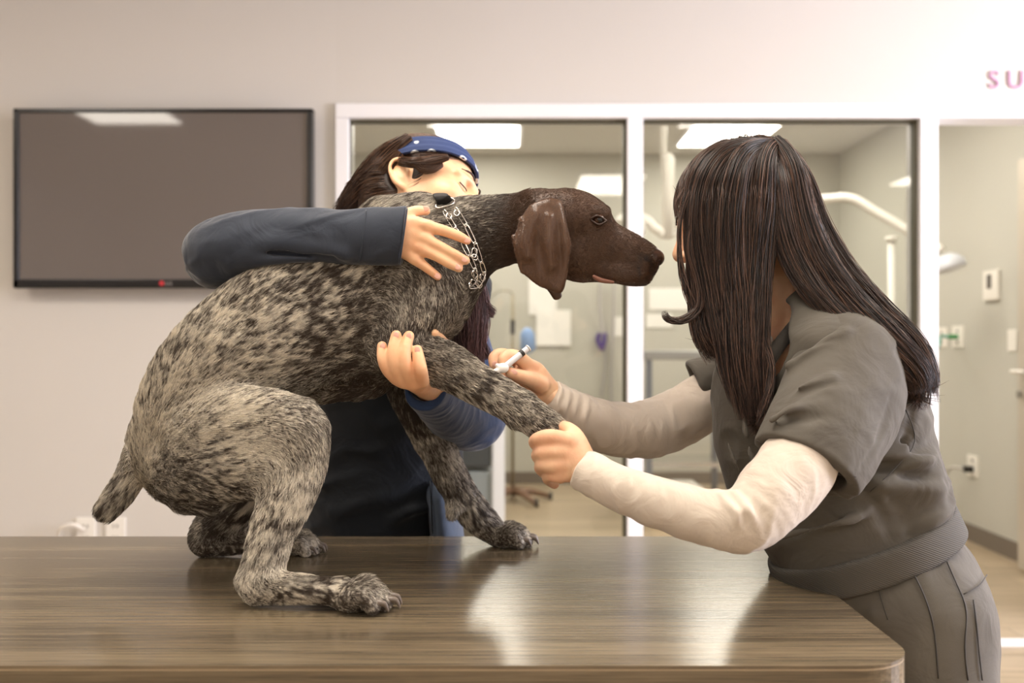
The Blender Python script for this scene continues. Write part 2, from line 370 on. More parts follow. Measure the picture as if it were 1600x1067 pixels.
bs.build('wheeled_base', M_brown, iv, smooth=True)
for k in range(5):
    a = 2*math.pi*k/5+.3; e = cz+np.array([.3*math.cos(a), .3*math.sin(a), 0]); e[2] = .03
    MB().tube([e+np.array([-.012, 0, 0]), e+np.array([.012, 0, 0])], .03, 14).build('caster', M_blackp, iv, smooth=False)
MB().tube([P(801, 500, d), P(801, 522, d)], .018).build('clamp', M_blackp, iv)
bb = MB(); d = 7.25; bb.tube([P(824, 512, d), P(824, 520, d), P(825, 545, d), P(825, 552, d)], [.02, .05, .06, .02], 12)
tag(bb.build('breathing_bag', mat('blue rubber', lin(130, 165, 215), .4), smooth=True), 'small blue breathing bag hanging beside the drip stand', 'bag')
# hanging leads
lc_ = mat('purple tubing', lin(92, 72, 140), .4); gy = mat('pale grey lead', lin(176, 172, 170), .5)
d = BY1-.05
o = empty('purple_lead', tuple(P(941, 560, d)), 'grey lead with a purple clip hanging on the far wall', 'lead')
MB().tube(crom([P(938, 440, d), P(937, 480, d), P(942, 520, d), P(946, 560, d), P(940, 620, d)], 6), .012).build('cable', gy, o, smooth=True)
MB().tube(crom([P(937, 520, d), P(934, 532, d), P(941, 545, d), P(944, 532, d), P(945, 520, d)], 6), .02).build('clip', lc_, o, smooth=True)
tag(MB().tube(crom([P(960, 440, d), P(958, 520, d), P(955, 600, d), P(957, 660, d)], 6), .012).build('grey_lead', gy, smooth=True), 'plain grey lead hanging beside the purple-clipped one', 'lead')
# white-framed cart with dark shelves, left behind the dog legs
d = 6.0
x0, x1 = P(700, 0, d)[0], P(788, 0, d)[0]; zt = P(0, 598, d)[2]
ct = empty('storage_cart', ((x0+x1)/2, d+.25, 0), 'white-framed storage cart with dark shelves behind the dog legs', 'cart')
f = MB()
for x in (x0, x1-.07):
    for y in (d, d+.46): f.box(x, x+.07, y, y+.04, .03, zt)
f.box(x0, x1, d, d+.5, zt-.03, zt).build('cart_frame', M_white, ct, bevel=.004)
M_dark = mat('dark grey bins', lin(70, 72, 72), .5); M_greyc = mat('grey glassy panel', lin(150, 155, 155), .3)
for z, h in ((.45, .3),): MB().box(x0+.06, x1-.08, d+.02, d+.45, z-.02, z+h).build('bin', M_dark, ct, bevel=.01)
MB().box(x0+.06, x1-.08, d+.03, d+.45, .08, .40).build('lower_bin', M_greyc, ct, bevel=.01)
# steel table behind the second pane
d = 6.6
x0, x1 = P(1006, 0, d)[0], P(1150, 0, d)[0]; zt = P(0, 548, d)[2]
st = empty('instrument_table', ((x0+x1)/2, d+.3, 0), 'steel instrument table behind the second pane, under her far arm', 'table')
MB().box(x0, x1, d, d+.6, zt-.06, zt).build('table_top', mat('dull steel top', lin(160, 160, 158), .3, metal=.6), st, bevel=.01)
for x in (x0+.02, x1-.05):
    for y in (d+.03, d+.54): MB().box(x, x+.04, y, y+.04, 0, zt-.06).build('leg', mat('dull steel leg', lin(120, 125, 135), .3, metal=.6), st)
MB().box(x0+.04, x1-.04, d+.05, d+.55, .35, .38).build('shelf', M_steel, st)
d = 6.3
cr = empty('cream_bin', tuple(P(1050, 760, d)), 'cream waste bin with a white lid behind the glass', 'bin')
bx0, bx1, bzt = P(1020, 0, d)[0], P(1083, 0, d)[0], P(0, 704, d)[2]
MB().box(bx0, bx1, d, d+.3, .0, bzt).build('bin_body', mat('cream plastic', lin(226, 204, 170), .4), cr, bevel=.02)
MB().box(bx0-.03, bx1+.06, d-.03, d+.33, bzt+.005, bzt+.045).build('lid', M_plate, cr, bevel=.012)
cr.location.z = 0
for ch in cr.children: ch.location.z += 0
# surgery lamp on the ceiling with its arms and lamp heads
d = 6.2
sl = empty('surgery_lamp', tuple(P(1043, 180, d)), 'white ceiling-mounted surgical lamp on jointed arms behind the glass', 'surgical lamp')
sl.location.z = CEIL
MB().tube([(P(1037, 0, d)[0], d, CEIL), P(1037, 268, d)], .02, 14).tube([P(1041, 240, d), P(1044, 250, d), P(1043, 372, d)], [.03, .04, .038], 14).build('ceiling_post', M_plate, sl, smooth=True)
MB().tube(crom([P(1043, 368, d), P(1022, 356, d), P(1012, 345, d), P(996, 338, d)], 6), [.03]*19, 12).tube(crom([P(1030, 366, d), P(1048, 366, d), P(1058, 356, d), P(1090, 330, d-.1), P(1180, 318, d-.2), P(1285, 311, d-.3), P(1330, 310, d-.35), P(1370, 332, d-.4), P(1432, 368, d-.5), P(1472, 392, d-.6)], 8), .028, 12).build('swing_arm', M_plate, sl, smooth=True)
def dome(mb, c, ax, r, h, n=24):
    c = np.array(c, float); ax = np.array(ax, float); ax /= np.linalg.norm(ax)
    pts = [c+ax*h*t for t in (0, .25, .6, .85, 1, 1.02)]; rs = [r*.35, r*.75, r*.97, r, r*.98, r*.9]
    return mb.tube(pts, rs, n)
dome(MB(), P(1478, 398, d-.6), (.25, -.2, -1), .09, .09).build('lamp_head', mat('bluish white lamp head', lin(228, 232, 240), .35), sl, smooth=True)
dome(MB(), P(994, 335, d), (-.5, 0, -1), .1, .09).build('lamp_head', M_plate, sl, smooth=True)
# second thin stand on the right
d = 5.7
o = empty('monitor_stand', tuple(P(1393, 900, d)), 'slim white equipment stand near the right end of the glass', 'stand'); o.location.z = 0
MB().tube([(P(1393, 0, d)[0], d, .05), P(1393, 378, d)], .02, 12).build('pole', M_plate, o, smooth=True)
MB().box(P(1393, 0, d)[0]-.2, P(1393, 0, d)[0]+.2, d-.2, d+.2, 0, .05).build('base', M_plate, o, bevel=.01)
MB().tube([P(1393, 376, d), P(1393, 370, d)], .035, 12).build('cap', M_plate, o, smooth=True)
# ------------------------------------------------------------------ implicit-surface modelling
def nz(v): v = np.asarray(v, float); return v/(np.linalg.norm(v)+1e-12)
def vnoise(p, seed=0):
    """smooth value noise in [0,1], p (...,3)"""
    i = np.floor(p).astype(np.int64); f = p-i; f = f*f*(3-2*f); r = 0
    for dx in (0, 1):
        for dy in (0, 1):
            for dz in (0, 1):
                h = ((i[..., 0]+dx)*374761393+(i[..., 1]+dy)*668265263+(i[..., 2]+dz)*2147483647+seed*1274126177) & 0xffffffff
                h = ((h ^ (h >> 13))*1274126177) & 0xffffffff; h = (h ^ (h >> 16)) & 0xffff
                r = r+(h/65535.)*(f[..., 0] if dx else 1-f[..., 0])*(f[..., 1] if dy else 1-f[..., 1])*(f[..., 2] if dz else 1-f[..., 2])
    return r
class SDF:
    """a list of rounded, tapered, elliptic segments blended smoothly and meshed with surface nets"""
    def __init__(s): s.ops = []; s.flow = []
    def seg(s, a, b, ra, rb, V=(0, 1, 0), k=.01, op='u', fl=None):
        a = np.asarray(a, float); b = np.asarray(b, float)
        ra = np.array(ra if hasattr(ra, '__len__') else (ra, ra), float); rb = np.array(rb if hasattr(rb, '__len__') else (rb, rb), float)
        L = np.linalg.norm(b-a); Wd = (b-a)/L if L > 1e-6 else np.array([0, 0, 1.])
        V = np.asarray(V, float); V = V-Wd*V.dot(Wd)
        if np.linalg.norm(V) < 1e-3: V = np.array([1., 0, 0])-Wd*Wd[0]
        V = nz(V); U = np.cross(V, Wd)
        def fn(p):
            q = p-a; t = np.clip(q@Wd/max(L, 1e-6), 0, 1) if L > 1e-6 else np.zeros(p.shape[:-1])
            q = q-t[..., None]*(b-a)
            r = ra+(rb-ra)*t[..., None]; ru, rv = r[..., 0], r[..., 1]; rw = np.minimum(ru, rv)
            u, v, w = q@U, q@V, q@Wd
            k1 = np.sqrt((u/ru)**2+(v/rv)**2+(w/rw)**2); k2 = np.sqrt((u/ru**2)**2+(v/rv**2)**2+(w/rw**2)**2)
            return np.where(k1 < .05, -rw, k1*(k1-1)/np.maximum(k2, 1e-6))
        R = max(ra.max(), rb.max())
        s.ops.append((fn, np.minimum(a, b)-R, np.maximum(a, b)+R, k, op))
        if fl is not False and op == 'u': s.flow.append((a, b, R))
        return s
    def ell(s, c, axes, k=.01, op='u', rot=None):
        c = np.asarray(c, float); ax = np.asarray(axes, float); M = np.eye(3) if rot is None else np.asarray(rot, float)
        def fn(p):
            q = (p-c)@M.T if False else (p-c)@M
            k1 = np.sqrt(((q/ax)**2).sum(-1)); k2 = np.sqrt(((q/ax**2)**2).sum(-1))
            return np.where(k1 < .05, -ax.min(), k1*(k1-1)/np.maximum(k2, 1e-6))
        R = ax.max(); s.ops.append((fn, c-R, c+R, k, op)); return s
    def chain(s, pts, radii, V=(0, 1, 0), k=.01, n=4, op='u', fl=None):
        """pts world points, radii (ru, rv) in metres; smoothed by Catmull-Rom"""
        rr = np.array([r if hasattr(r, '__len__') else (r, r) for r in radii], float)
        q = crom(np.hstack([np.array(pts, float), rr]), n)
        q[:, 3:] = np.maximum(q[:, 3:], .0008)
        subs = SDF()
        for i in range(len(q)-1): subs.seg(q[i, :3], q[i+1, :3], q[i, 3:], q[i+1, 3:], V, k=0)
        fns = subs.ops
        def fn(p):
            d = None; c0 = p.reshape(-1, 3); l0 = c0[0]-.02-k; h0 = c0[-1]+.02+k
            for f in fns:
                if (f[1] > h0).any() or (f[2] < l0).any(): continue
                e = f[0](p); d = e if d is None else np.minimum(d, e)
            return np.full(p.shape[:-1], .2) if d is None else d
        lo = np.min([f[1] for f in fns], 0); hi = np.max([f[2] for f in fns], 0)
        if len(fns) > 6:   # evaluate long chains piecewise: exact min, so union piece by piece keeps the same shape when blended in order
            pass
        s.ops.append((fn, lo, hi, k, op))
        if fl is not False and op == 'u': s.flow += subs.flow
        return s
    def px(s, st, k=.01, n=4, op='u', V=(0, 1, 0), fl=None):
        """stations (px, py, dist, ru_px, rv_px)"""
        return s.chain([P(a[0], a[1], a[2]) for a in st], [(a[3]/F*a[2], (a[4] if len(a) > 4 else a[3])/F*a[2]) for a in st], V=V, k=k, n=n, op=op, fl=fl)
    def crease(s, V0, pts, r, k=.012, op='sub', lift=0.0, n=3):
        """a soft fold along the surface V0 through the pixels pts"""
        q = crom([(a[0], a[1], 0) for a in pts], n); w = np.array([pick(V0, a[0], a[1], lift, 9) for a in q])
        for _ in range(3): w[1:-1] = .25*w[:-2]+.5*w[1:-1]+.25*w[2:]
        m = len(w); R_ = [max(.0009, r*math.sin(math.pi*(i+.6)/(m+.2))**.5) for i in range(m)]
        return s.chain(w, R_, k=k, n=1, op=op)
    def cut(s, o, nrm, lo, hi):
        """keep the side where (p-o).nrm < 0, inside the box lo..hi"""
        o = np.asarray(o, float); nrm = nz(nrm); s.ops.append((lambda p: (p-o)@nrm, np.asarray(lo, float), np.asarray(hi, float), 0, 'cut')); return s
    def wrinkle(s, dirv, la, lc, amp, seed=0, lo=None, hi=None, c=None, rad=None, warp=.0):
        """folds running along dirv: wavelength la along, lc across, height amp; c, rad limit them to a ball"""
        w = nz(dirv); a = nz(np.cross(w, [0, 1, .01])); b = np.cross(w, a)
        us = [o for o in s.ops if o[4] == 'u']
        if c is not None: c = np.asarray(c, float); lo = c-rad; hi = c+rad
        if lo is None: lo = np.min([o[1] for o in us], 0); hi = np.max([o[2] for o in us], 0)
        def fn(p):
            q = np.stack([p@w/la, p@a/lc, p@b/lc], -1)
            q = q+(vnoise(p*9+seed, seed+7)[..., None]-.5)*1.2
            v = 1-np.abs(2*vnoise(q+17.3*seed, seed)-1); v = v**1.6-.45
            if c is not None: v = v*np.clip(1.4*(1-np.linalg.norm(p-c, axis=-1)/rad), 0, 1)
            return -amp*v
        s.ops.append((fn, np.asarray(lo, float), np.asarray(hi, float), 0, 'disp')); return s
    def field(s, fn, lo, hi, k=.01, op='u'): s.ops.append((fn, np.asarray(lo, float), np.asarray(hi, float), k, op)); return s
    def mesh(s, h, blur=1, disp=None, keep=False):
        us = [o for o in s.ops if o[4] == 'u']
        lo = np.min([o[1] for o in us], 0)-4*h; hi = np.max([o[2] for o in us], 0)+4*h
        N = np.ceil((hi-lo)/h).astype(int)+1
        D = np.full(N, 1e3 if False else .2, np.float32)
        ax = [lo[i]+h*np.arange(N[i]) for i in range(3)]
        for fn, a, b, k, op in s.ops:
            m = (k+3*h) if op != 'cut' else 0
            i0 = np.clip(np.floor((a-m-lo)/h).astype(int), 0, N); i1 = np.clip(np.ceil((b+m-lo)/h).astype(int)+1, 0, N)
            if (i1 <= i0).any(): continue
            step = 20
            for bx in range(i0[0], i1[0], step):
                for by in range(i0[1], i1[1], step):
                    for bz in range(i0[2], i1[2], step):
                        sl = (slice(bx, min(bx+step, i1[0])), slice(by, min(by+step, i1[1])), slice(bz, min(bz+step, i1[2])))
                        G = np.stack(np.meshgrid(ax[0][sl[0]], ax[1][sl[1]], ax[2][sl[2]], indexing='ij'), -1)
                        e = fn(G); d = D[sl]
                        if op == 'u':
                            if k > 0:
                                hh = np.maximum(k-np.abs(d-e), 0)/k; D[sl] = np.minimum(d, e)-hh*hh*k*.25
                            else: D[sl] = np.minimum(d, e)
                        elif op == 'sub':
                            e = -e
                            if k > 0:
                                hh = np.maximum(k-np.abs(d-e), 0)/k; D[sl] = np.maximum(d, e)+hh*hh*k*.25
                            else: D[sl] = np.maximum(d, e)
                        elif op == 'disp': D[sl] = d+np.where(np.abs(d) < .03, e, 0)
                        else: D[sl] = np.maximum(d, e)
        D = np.clip(D, -.05, .05)
        for _ in range(blur):
            for a in range(3):
                E = D.copy(); sl = [slice(None)]*3; s0 = list(sl); s1 = list(sl); s2 = list(sl)
                s1[a] = slice(1, -1); s0[a] = slice(0, -2); s2[a] = slice(2, None)
                E[tuple(s1)] = .25*D[tuple(s0)]+.5*D[tuple(s1)]+.25*D[tuple(s2)]; D = E
        return nets(D, lo, h)
def nets(D, lo, h):
    ins = D < 0
    N = D.shape
    c = np.zeros((N[0]-1, N[1]-1, N[2]-1), np.uint8)
    for dx in (0, 1):
        for dy in (0, 1):
            for dz in (0, 1): c += ins[dx:N[0]-1+dx, dy:N[1]-1+dy, dz:N[2]-1+dz]
    act = (c > 0) & (c < 8); idx = np.argwhere(act); num = len(idx)
    ids = np.full(act.shape, -1, np.int64); ids[act] = np.arange(num)
    acc = np.zeros((num, 3)); cnt = np.zeros(num)
    cor = [(a, b, d) for a in (0, 1) for b in (0, 1) for d in (0, 1)]
    for i, a in enumerate(cor):
        for b in cor[i+1:]:
            if sum(abs(x-y) for x, y in zip(a, b)) != 1: continue
            va = D[idx[:, 0]+a[0], idx[:, 1]+a[1], idx[:, 2]+a[2]]; vb = D[idx[:, 0]+b[0], idx[:, 1]+b[1], idx[:, 2]+b[2]]
            m = (va < 0) != (vb < 0); t = np.where(m, va/np.where(m, va-vb, 1), 0)
            p = np.array(a)[None]+t[:, None]*(np.array(b)-np.array(a))[None]
            acc += np.where(m[:, None], p, 0); cnt += m
    V = lo+h*(idx+acc/np.maximum(cnt, 1)[:, None])
    Fs = []
    for a in range(3):
        b, d = (a+1) % 3, (a+2) % 3
        sa = [slice(1, -1)]*3; sb = list(sa); sa[a] = slice(0, N[a]-1); sb[a] = slice(1, N[a])
        i0 = ins[tuple(sa)]; i1 = ins[tuple(sb)]; e = np.argwhere(i0 != i1)
        if not len(e): continue
        off = np.ones(3, int); off[a] = 0; e = e+off
        sgn = ins[e[:, 0], e[:, 1], e[:, 2]]
        def cell(ob, od):
            q = e.copy(); q[:, b] += ob; q[:, d] += od; return ids[q[:, 0], q[:, 1], q[:, 2]]
        q = np.stack([cell(-1, -1), cell(0, -1), cell(0, 0), cell(-1, 0)], 1)
        q[~sgn] = q[~sgn][:, ::-1]; Fs.append(q)
    return V, np.concatenate(Fs)
def np_mesh(name, V, Fq, m, parent=None, loc=None, attrs=None, smooth=True):
    me = bpy.data.meshes.new(name); o = bpy.data.objects.new(name, me); link(o, parent)
    if parent is not None: off = np.array(wloc(parent))
    elif loc is not None: o.location = loc; off = np.array(loc)
    else: off = np.zeros(3)
    W_ = (V-off).astype(np.float32)
    me.vertices.add(len(V)); me.vertices.foreach_set('co', W_.ravel())
    n = len(Fq); k = Fq.shape[1]
    me.loops.add(n*k); me.loops.foreach_set('vertex_index', Fq.astype(np.int32).ravel())
    me.polygons.add(n); me.polygons.foreach_set('loop_start', np.arange(0, n*k, k, dtype=np.int32))
    me.update(calc_edges=True); me.validate()
    for mm in (m if isinstance(m, (list, tuple)) else [m]): me.materials.append(mm)
    if smooth: me.shade_smooth()
    for a, val in (attrs or {}).items():
        at = me.attributes.new(a, 'FLOAT', 'POINT'); at.data.foreach_set('value', val.astype(np.float32))
    return o
def join_vf(parts):
    V = []; Fq = []; k = 0
    for v, f in parts: V.append(v); Fq.append(f+k); k += len(v)
    return np.concatenate(V), np.concatenate(Fq)
def vnormals(V, Fq):
    a, b, c, d = (V[Fq[:, i]] for i in range(4)); n = np.cross(c-a, d-b); N_ = np.zeros_like(V)
    for i in range(4): np.add.at(N_, Fq[:, i], n)
    return N_/(np.linalg.norm(N_, axis=1, keepdims=True)+1e-12)
def flowdir(p, flow):
    acc = np.zeros_like(p); 
    for a, b, R in flow:
        L = np.linalg.norm(b-a)
        if L < 1e-6: continue
        w = (b-a)/L; t = np.clip((p-a)@w, 0, L); d = np.linalg.norm(p-a-t[:, None]*w, axis=1)
        acc += w*(np.exp(-np.maximum(d/max(R, .004)-1, 0)*6)/R**.5*L)[:, None]
    return acc/(np.linalg.norm(acc, axis=1, keepdims=True)+1e-9)
def sample_surface(V, Fq, n, r):
    a, b, c, d = (V[Fq[:, i]] for i in range(4)); ar = .5*np.linalg.norm(np.cross(c-a, d-b), axis=1)
    i = r.choice(len(Fq), n, p=ar/ar.sum()); u = r.random((n, 1)); v = r.random((n, 1))
    w = [(1-u)*(1-v), u*(1-v), u*v, (1-u)*v]
    return i, w, sum(V[Fq[i, j]]*w[j] for j in range(4))
def hair_curves(name, pts, rad, m, parent, attrs=None):
    """pts (n, k, 3) world; rad (n, k) or (k,)"""
    n, k = pts.shape[:2]; cu = bpy.data.hair_curves.new(name); cu.add_curves([k]*n)
    off = np.array(wloc(parent))
    cu.attributes['position'].data.foreach_set('vector', (pts-off).astype(np.float32).ravel())
    ra = cu.attributes.get('radius') or cu.attributes.new('radius', 'FLOAT', 'POINT')
    ra.data.foreach_set('value', np.broadcast_to(rad, (n, k)).astype(np.float32).ravel())
    for a, val in (attrs or {}).items():
        at = cu.attributes.new(a, 'FLOAT', 'CURVE'); at.data.foreach_set('value', val.astype(np.float32))
    cu.materials.append(m); o = bpy.data.objects.new(name, cu); return link(o, parent)
# ------------------------------------------------------------------ the dog
D_ = SDF()
ZT = TZ
# torso, rump to shoulders (px, py, dist, half thickness, half width), midline about 1.58 m away
D_.px([(272, 712, 1.54, 56, 62), (302, 650, 1.54, 85, 88), (352, 580, 1.54, 98, 94), (425, 525, 1.55, 104, 92), (500, 492, 1.57, 112, 92), (575, 462, 1.59, 118, 90), (628, 430, 1.60, 104, 82)], k=.03)
D_.px([(560, 545, 1.59, 78, 72), (510, 560, 1.58, 66, 70), (440, 560, 1.56, 70, 74)], k=.03)      # chest floor
D_.px([(610, 400, 1.60, 70, 74), (665, 385, 1.605, 68, 62), (720, 372, 1.61, 62, 52), (775, 362, 1.61, 54, 46), (830, 350, 1.60, 48, 42)], k=.035)   # neck
D_.px([(668, 470, 1.58, 66, 70), (712, 430, 1.60, 44, 55)], k=.03)            # forechest
D_.px([(600, 350, 1.62, 36, 30), (655, 345, 1.61, 36, 30)], k=.04)
# near hind leg
D_.px([(300, 690, 1.47, 66, 44), (360, 680, 1.455, 74, 46), (425, 675, 1.445, 66, 46), (458, 672, 1.44, 52, 40)], k=.018)
D_.px([(284, 728, 1.50, 46, 52), (345, 733, 1.46, 48, 44), (408, 728, 1.44, 46, 38)], k=.024)
D_.px([(465, 672, 1.44, 46, 38), (464, 720, 1.435, 46, 36), (447, 775, 1.42, 42, 30), (425, 830, 1.405, 34, 22), (412, 880, 1.395, 32, 19), (400, 912, 1.39, 30, 18)], k=.022)
D_.px([(393, 921, 1.39, 23, 18), (430, 918, 1.385, 26, 17), (480, 922, 1.38, 21, 19), (530, 924, 1.375, 20, 24)], k=.014)
# far hind leg
D_.px([(350, 700, 1.62, 60, 46), (430, 680, 1.64, 62, 44), (455, 690, 1.66, 50, 40)], k=.03)
D_.px([(450, 690, 1.66, 44, 34), (420, 745, 1.68, 36, 26), (365, 800, 1.70, 30, 18), (330, 830, 1.71, 29, 18), (316, 848, 1.71, 20, 16)], k=.02)
D_.px([(318, 850, 1.71, 17, 16), (360, 845, 1.715, 22, 17), (410, 842, 1.72, 20, 18), (445, 838, 1.73, 18, 24)], k=.014)
# genital bulge, tail
D_.px([(288, 776, 1.53, 22, 24), (325, 783, 1.53, 22, 20)], k=.016)
D_.px([(266, 752, 1.54, 28, 34), (300, 762, 1.54, 27, 30)], k=.02)
D_.px([(236, 690, 1.54, 34, 26), (207, 740, 1.54, 22, 20), (188, 770, 1.54, 20, 18), (166, 798, 1.54, 16, 14)], k=.02)
# near shoulder, upper arm and lifted foreleg
D_.px([(665, 400, 1.54, 40, 26), (655, 455, 1.525, 60, 34), (630, 505, 1.515, 48, 34), (612, 538, 1.51, 32, 30)], k=.03)
D_.px([(604, 542, 1.51, 24, 26), (640, 560, 1.505, 36, 28), (690, 568, 1.50, 35, 24), (740, 597, 1.485, 31, 20), (785, 622, 1.47, 28, 19), (815, 640, 1.46, 27, 19), (850, 665, 1.445, 25, 19), (878, 690, 1.435, 22, 20), (905, 712, 1.43, 18, 18)], k=.018)
D_.px([(796, 640, 1.465, 12, 11), (803, 655, 1.46, 9, 9)], k=.01)
# far foreleg standing on the table
D_.px([(640, 520, 1.67, 50, 34), (630, 580, 1.69, 32, 26), (650, 640, 1.72, 28, 23), (682, 700, 1.75, 26, 20), (713, 760, 1.775, 24, 18), (740, 800, 1.79, 24, 18), (765, 826, 1.80, 21, 20), (785, 838, 1.80, 14, 20)], k=.02)
D_.px([(710, 790, 1.765, 11, 10), (707, 802, 1.765, 8, 8)], k=.01)
# skull, muzzle
HD = 1.59
D_.px([(845, 350, HD, 52, 48), (890, 342, HD, 45, 50), (918, 348, HD, 38, 44)], k=.02)
D_.px([(850, 385, HD, 46, 40), (900, 395, HD, 40, 38), (935, 398, HD, 34, 30)], k=.02)      # cheek and jaw hinge
D_.px([(925, 374, HD, 40, 36), (958, 388, HD, 37, 27), (988, 403, HD, 36, 24), (1004, 410, HD, 33, 22), (1010, 412, HD, 30, 19)], k=.014)   # upper muzzle
D_.px([(900, 415, HD, 22, 26), (950, 425, HD, 16, 20), (985, 434, HD, 12, 17), (1005, 436, HD, 9, 13)], k=.012)    # lower jaw
D_.px([(938, 420, HD-.018, 14, 9), (975, 428, HD-.019, 15, 8), (1003, 428, HD-.014, 13, 8)], k=.008)   # flews near side
D_.px([(938, 420, HD+.018, 14, 9), (975, 428, HD+.019, 15, 8), (1003, 428, HD+.014, 13, 8)], k=.008)
D_.px([(925, 330, HD-.034, 10, 8), (946, 332, HD-.030, 8, 6)], k=.012)  # brow near
D_.px([(925, 330, HD+.034, 10, 8), (946, 332, HD+.030, 8, 6)], k=.012)
D_.ell(P(936, 344, HD-.0480), (.0120, .008, .0095), k=.004, op='sub')
D_.ell(P(936, 344, HD+.0480), (.0120, .008, .0095), k=.004, op='sub')
D_.px([(930, 434, HD-.037, 2.2, 7), (950, 441, HD-.034, 2.4, 7), (985, 444, HD-.031, 2.2, 7), (1020, 434, HD-.024, 2.4, 8), (1030, 424, HD-.010, 2.2, 10)], k=.003, op='sub')   # lip line
# paws: toes as chains over the pad
def paw(s, px_, py_, d, dirx, dd, scale=1.0, zc=None):
    """paw pointing along +x (dirx) with four arched toes; px_,py_ the wrist end above the pads"""
    base = P(px_, py_, d); toes = []
    for j, (oy, ln) in enumerate(((-.023, .030), (-.0085, .042), (.0075, .042), (.022, .031))):
        a = np.array([base[0]+.002, base[1]+oy*.8*scale, ZT+.020*scale]); b_ = np.array([base[0]+ln*.55*scale*dirx, base[1]+oy*scale, ZT+.024*scale]); c = np.array([base[0]+ln*scale*dirx, base[1]+oy*1.12*scale, ZT+.0105*scale])
        s.chain([a, b_, c], [.012*scale, .0122*scale, .0098*scale], k=.0028, n=3); toes.append(c)
    s.ell(base+np.array([.006, 0, 0])*0+np.array([.004, 0, -(base[2]-ZT)+.012*scale]), (.024*scale, .024*scale, .0125*scale), k=.008)
    return toes
toesA = paw(D_, 548, 925, 1.372, 1, 0, 1.13)
toesB = paw(D_, 455, 838, 1.735, 1, 0, 1.0)
toesC = paw(D_, 782, 836, 1.80, 1, 0, 1.12)
D_.wrinkle((.5, 0, .8), .14, .05, .0030, 3)
D_.wrinkle((.9, 0, .35), .10, .022, .0035, 4, c=P(360, 735, 1.40), rad=.13)
D_.wrinkle((.3, 0, .9), .10, .02, .003, 5, c=P(620, 480, 1.48), rad=.13)
for t in (D_,): t.cut((0, 0, ZT+.0005), (0, 0, -1), (-1, 1.2, ZT-.05), (.1, 2, ZT+.0015))
DV, DF = D_.mesh(.0030, blur=1)
print('dog verts', len(DV))
def pxof(V): return 800+V[:, 0]/V[:, 1]*F, 533.5-(V[:, 2]-CAMZ)/V[:, 1]*F
def rbf(V, pts):
    """smooth interpolation of a coat value from (px, py, value, spread)"""
    x, y = pxof(np.column_stack([V[:, 0], np.full(len(V), 1.56), V[:, 2]])); w = 0; a = 0
    for px_, py_, v, s_ in pts:
        e = np.exp(-((x-px_)**2+(y-py_)**2)/(2*s_*s_))+1e-9; w = w+e; a = a+e*v
    return a/w
# coat map in body coordinates: share of pale ticking, 0 = plain liver
COAT = [(240, 650, .56, 60), (330, 640, .60, 60), (430, 640, .66, 45), (480, 690, .56, 40), (350, 730, .40, 40), (300, 770, .42, 40), (420, 760, .46, 35), (420, 850, .55, 45), (390, 920, .36, 30), (470, 925, .50, 40), (560, 930, .40, 40), (320, 520, .50, 60), (420, 480, .50, 60), (500, 470, .50, 50), (560, 430, .38, 45), (600, 520, .36, 45), (520, 590, .32, 50), (590, 600, .26, 35), (690, 460, .42, 45), (640, 500, .48, 30), (620, 340, .48, 45), (700, 330, .42, 45), (740, 380, .30, 30), (790, 380, .10, 35), (820, 340, .08, 25), (880, 380, 0, 60), (1000, 400, 0, 60), (930, 330, 0, 50), (840, 430, 0, 40), (700, 560, .42, 45), (790, 620, .45, 45), (860, 670, .40, 40), (645, 640, .36, 30), (690, 700, .44, 40), (740, 790, .44, 40), (790, 835, .40, 30), (180, 770, .48, 35), (340, 840, .34, 40)]
def coat(V, flow):
    base = rbf(V, COAT)
    n1 = np.zeros(len(V)); B = flow[:, :3]
    # flecks drawn out along the lie of the hair
    s_ = V-B*0
    q = V*1.0
    along = (V*B).sum(1, keepdims=True)
    e = V-along*B*.55
    fine = np.exp(-((pxof(V)[0]-430)**2/240**2))   # bigger flecks on the flank, fine ticking on legs and neck
    n1 = (vnoise(e*200+3, 1)*.6+vnoise(e*400+9, 2)*.4)*fine+(vnoise(e*300+3, 11)*.55+vnoise(e*620+9, 12)*.45)*(1-fine)
    n2 = vnoise(V*30+5, 3); n3 = vnoise(V*75+5, 5)
    t = base+(n2-.5)*.14+(n3-.5)*.14
    v = (n1-(1-t))*4.0+.5+(vnoise(e*900, 21)-.5)*.5
    x, y = pxof(V)
    sm = (vnoise(V*np.array([160, 60, 90])+4, 31)*.6+vnoise(V*320, 32)*.4-.42)*4*np.exp(-((x-1008)/20)**2-((y-414)/20)**2)
    sm = sm+np.clip((vnoise(V*70+8, 33)-.5)*.5, 0, .3)
    v = np.where(base < .06, np.clip(sm, 0, 1), v)
    return np.clip(v, 0, 1), base
FL = D_.flow
fdir = flowdir(DV, FL); dn = vnormals(DV, DF)
tick, cbase = coat(DV, fdir)
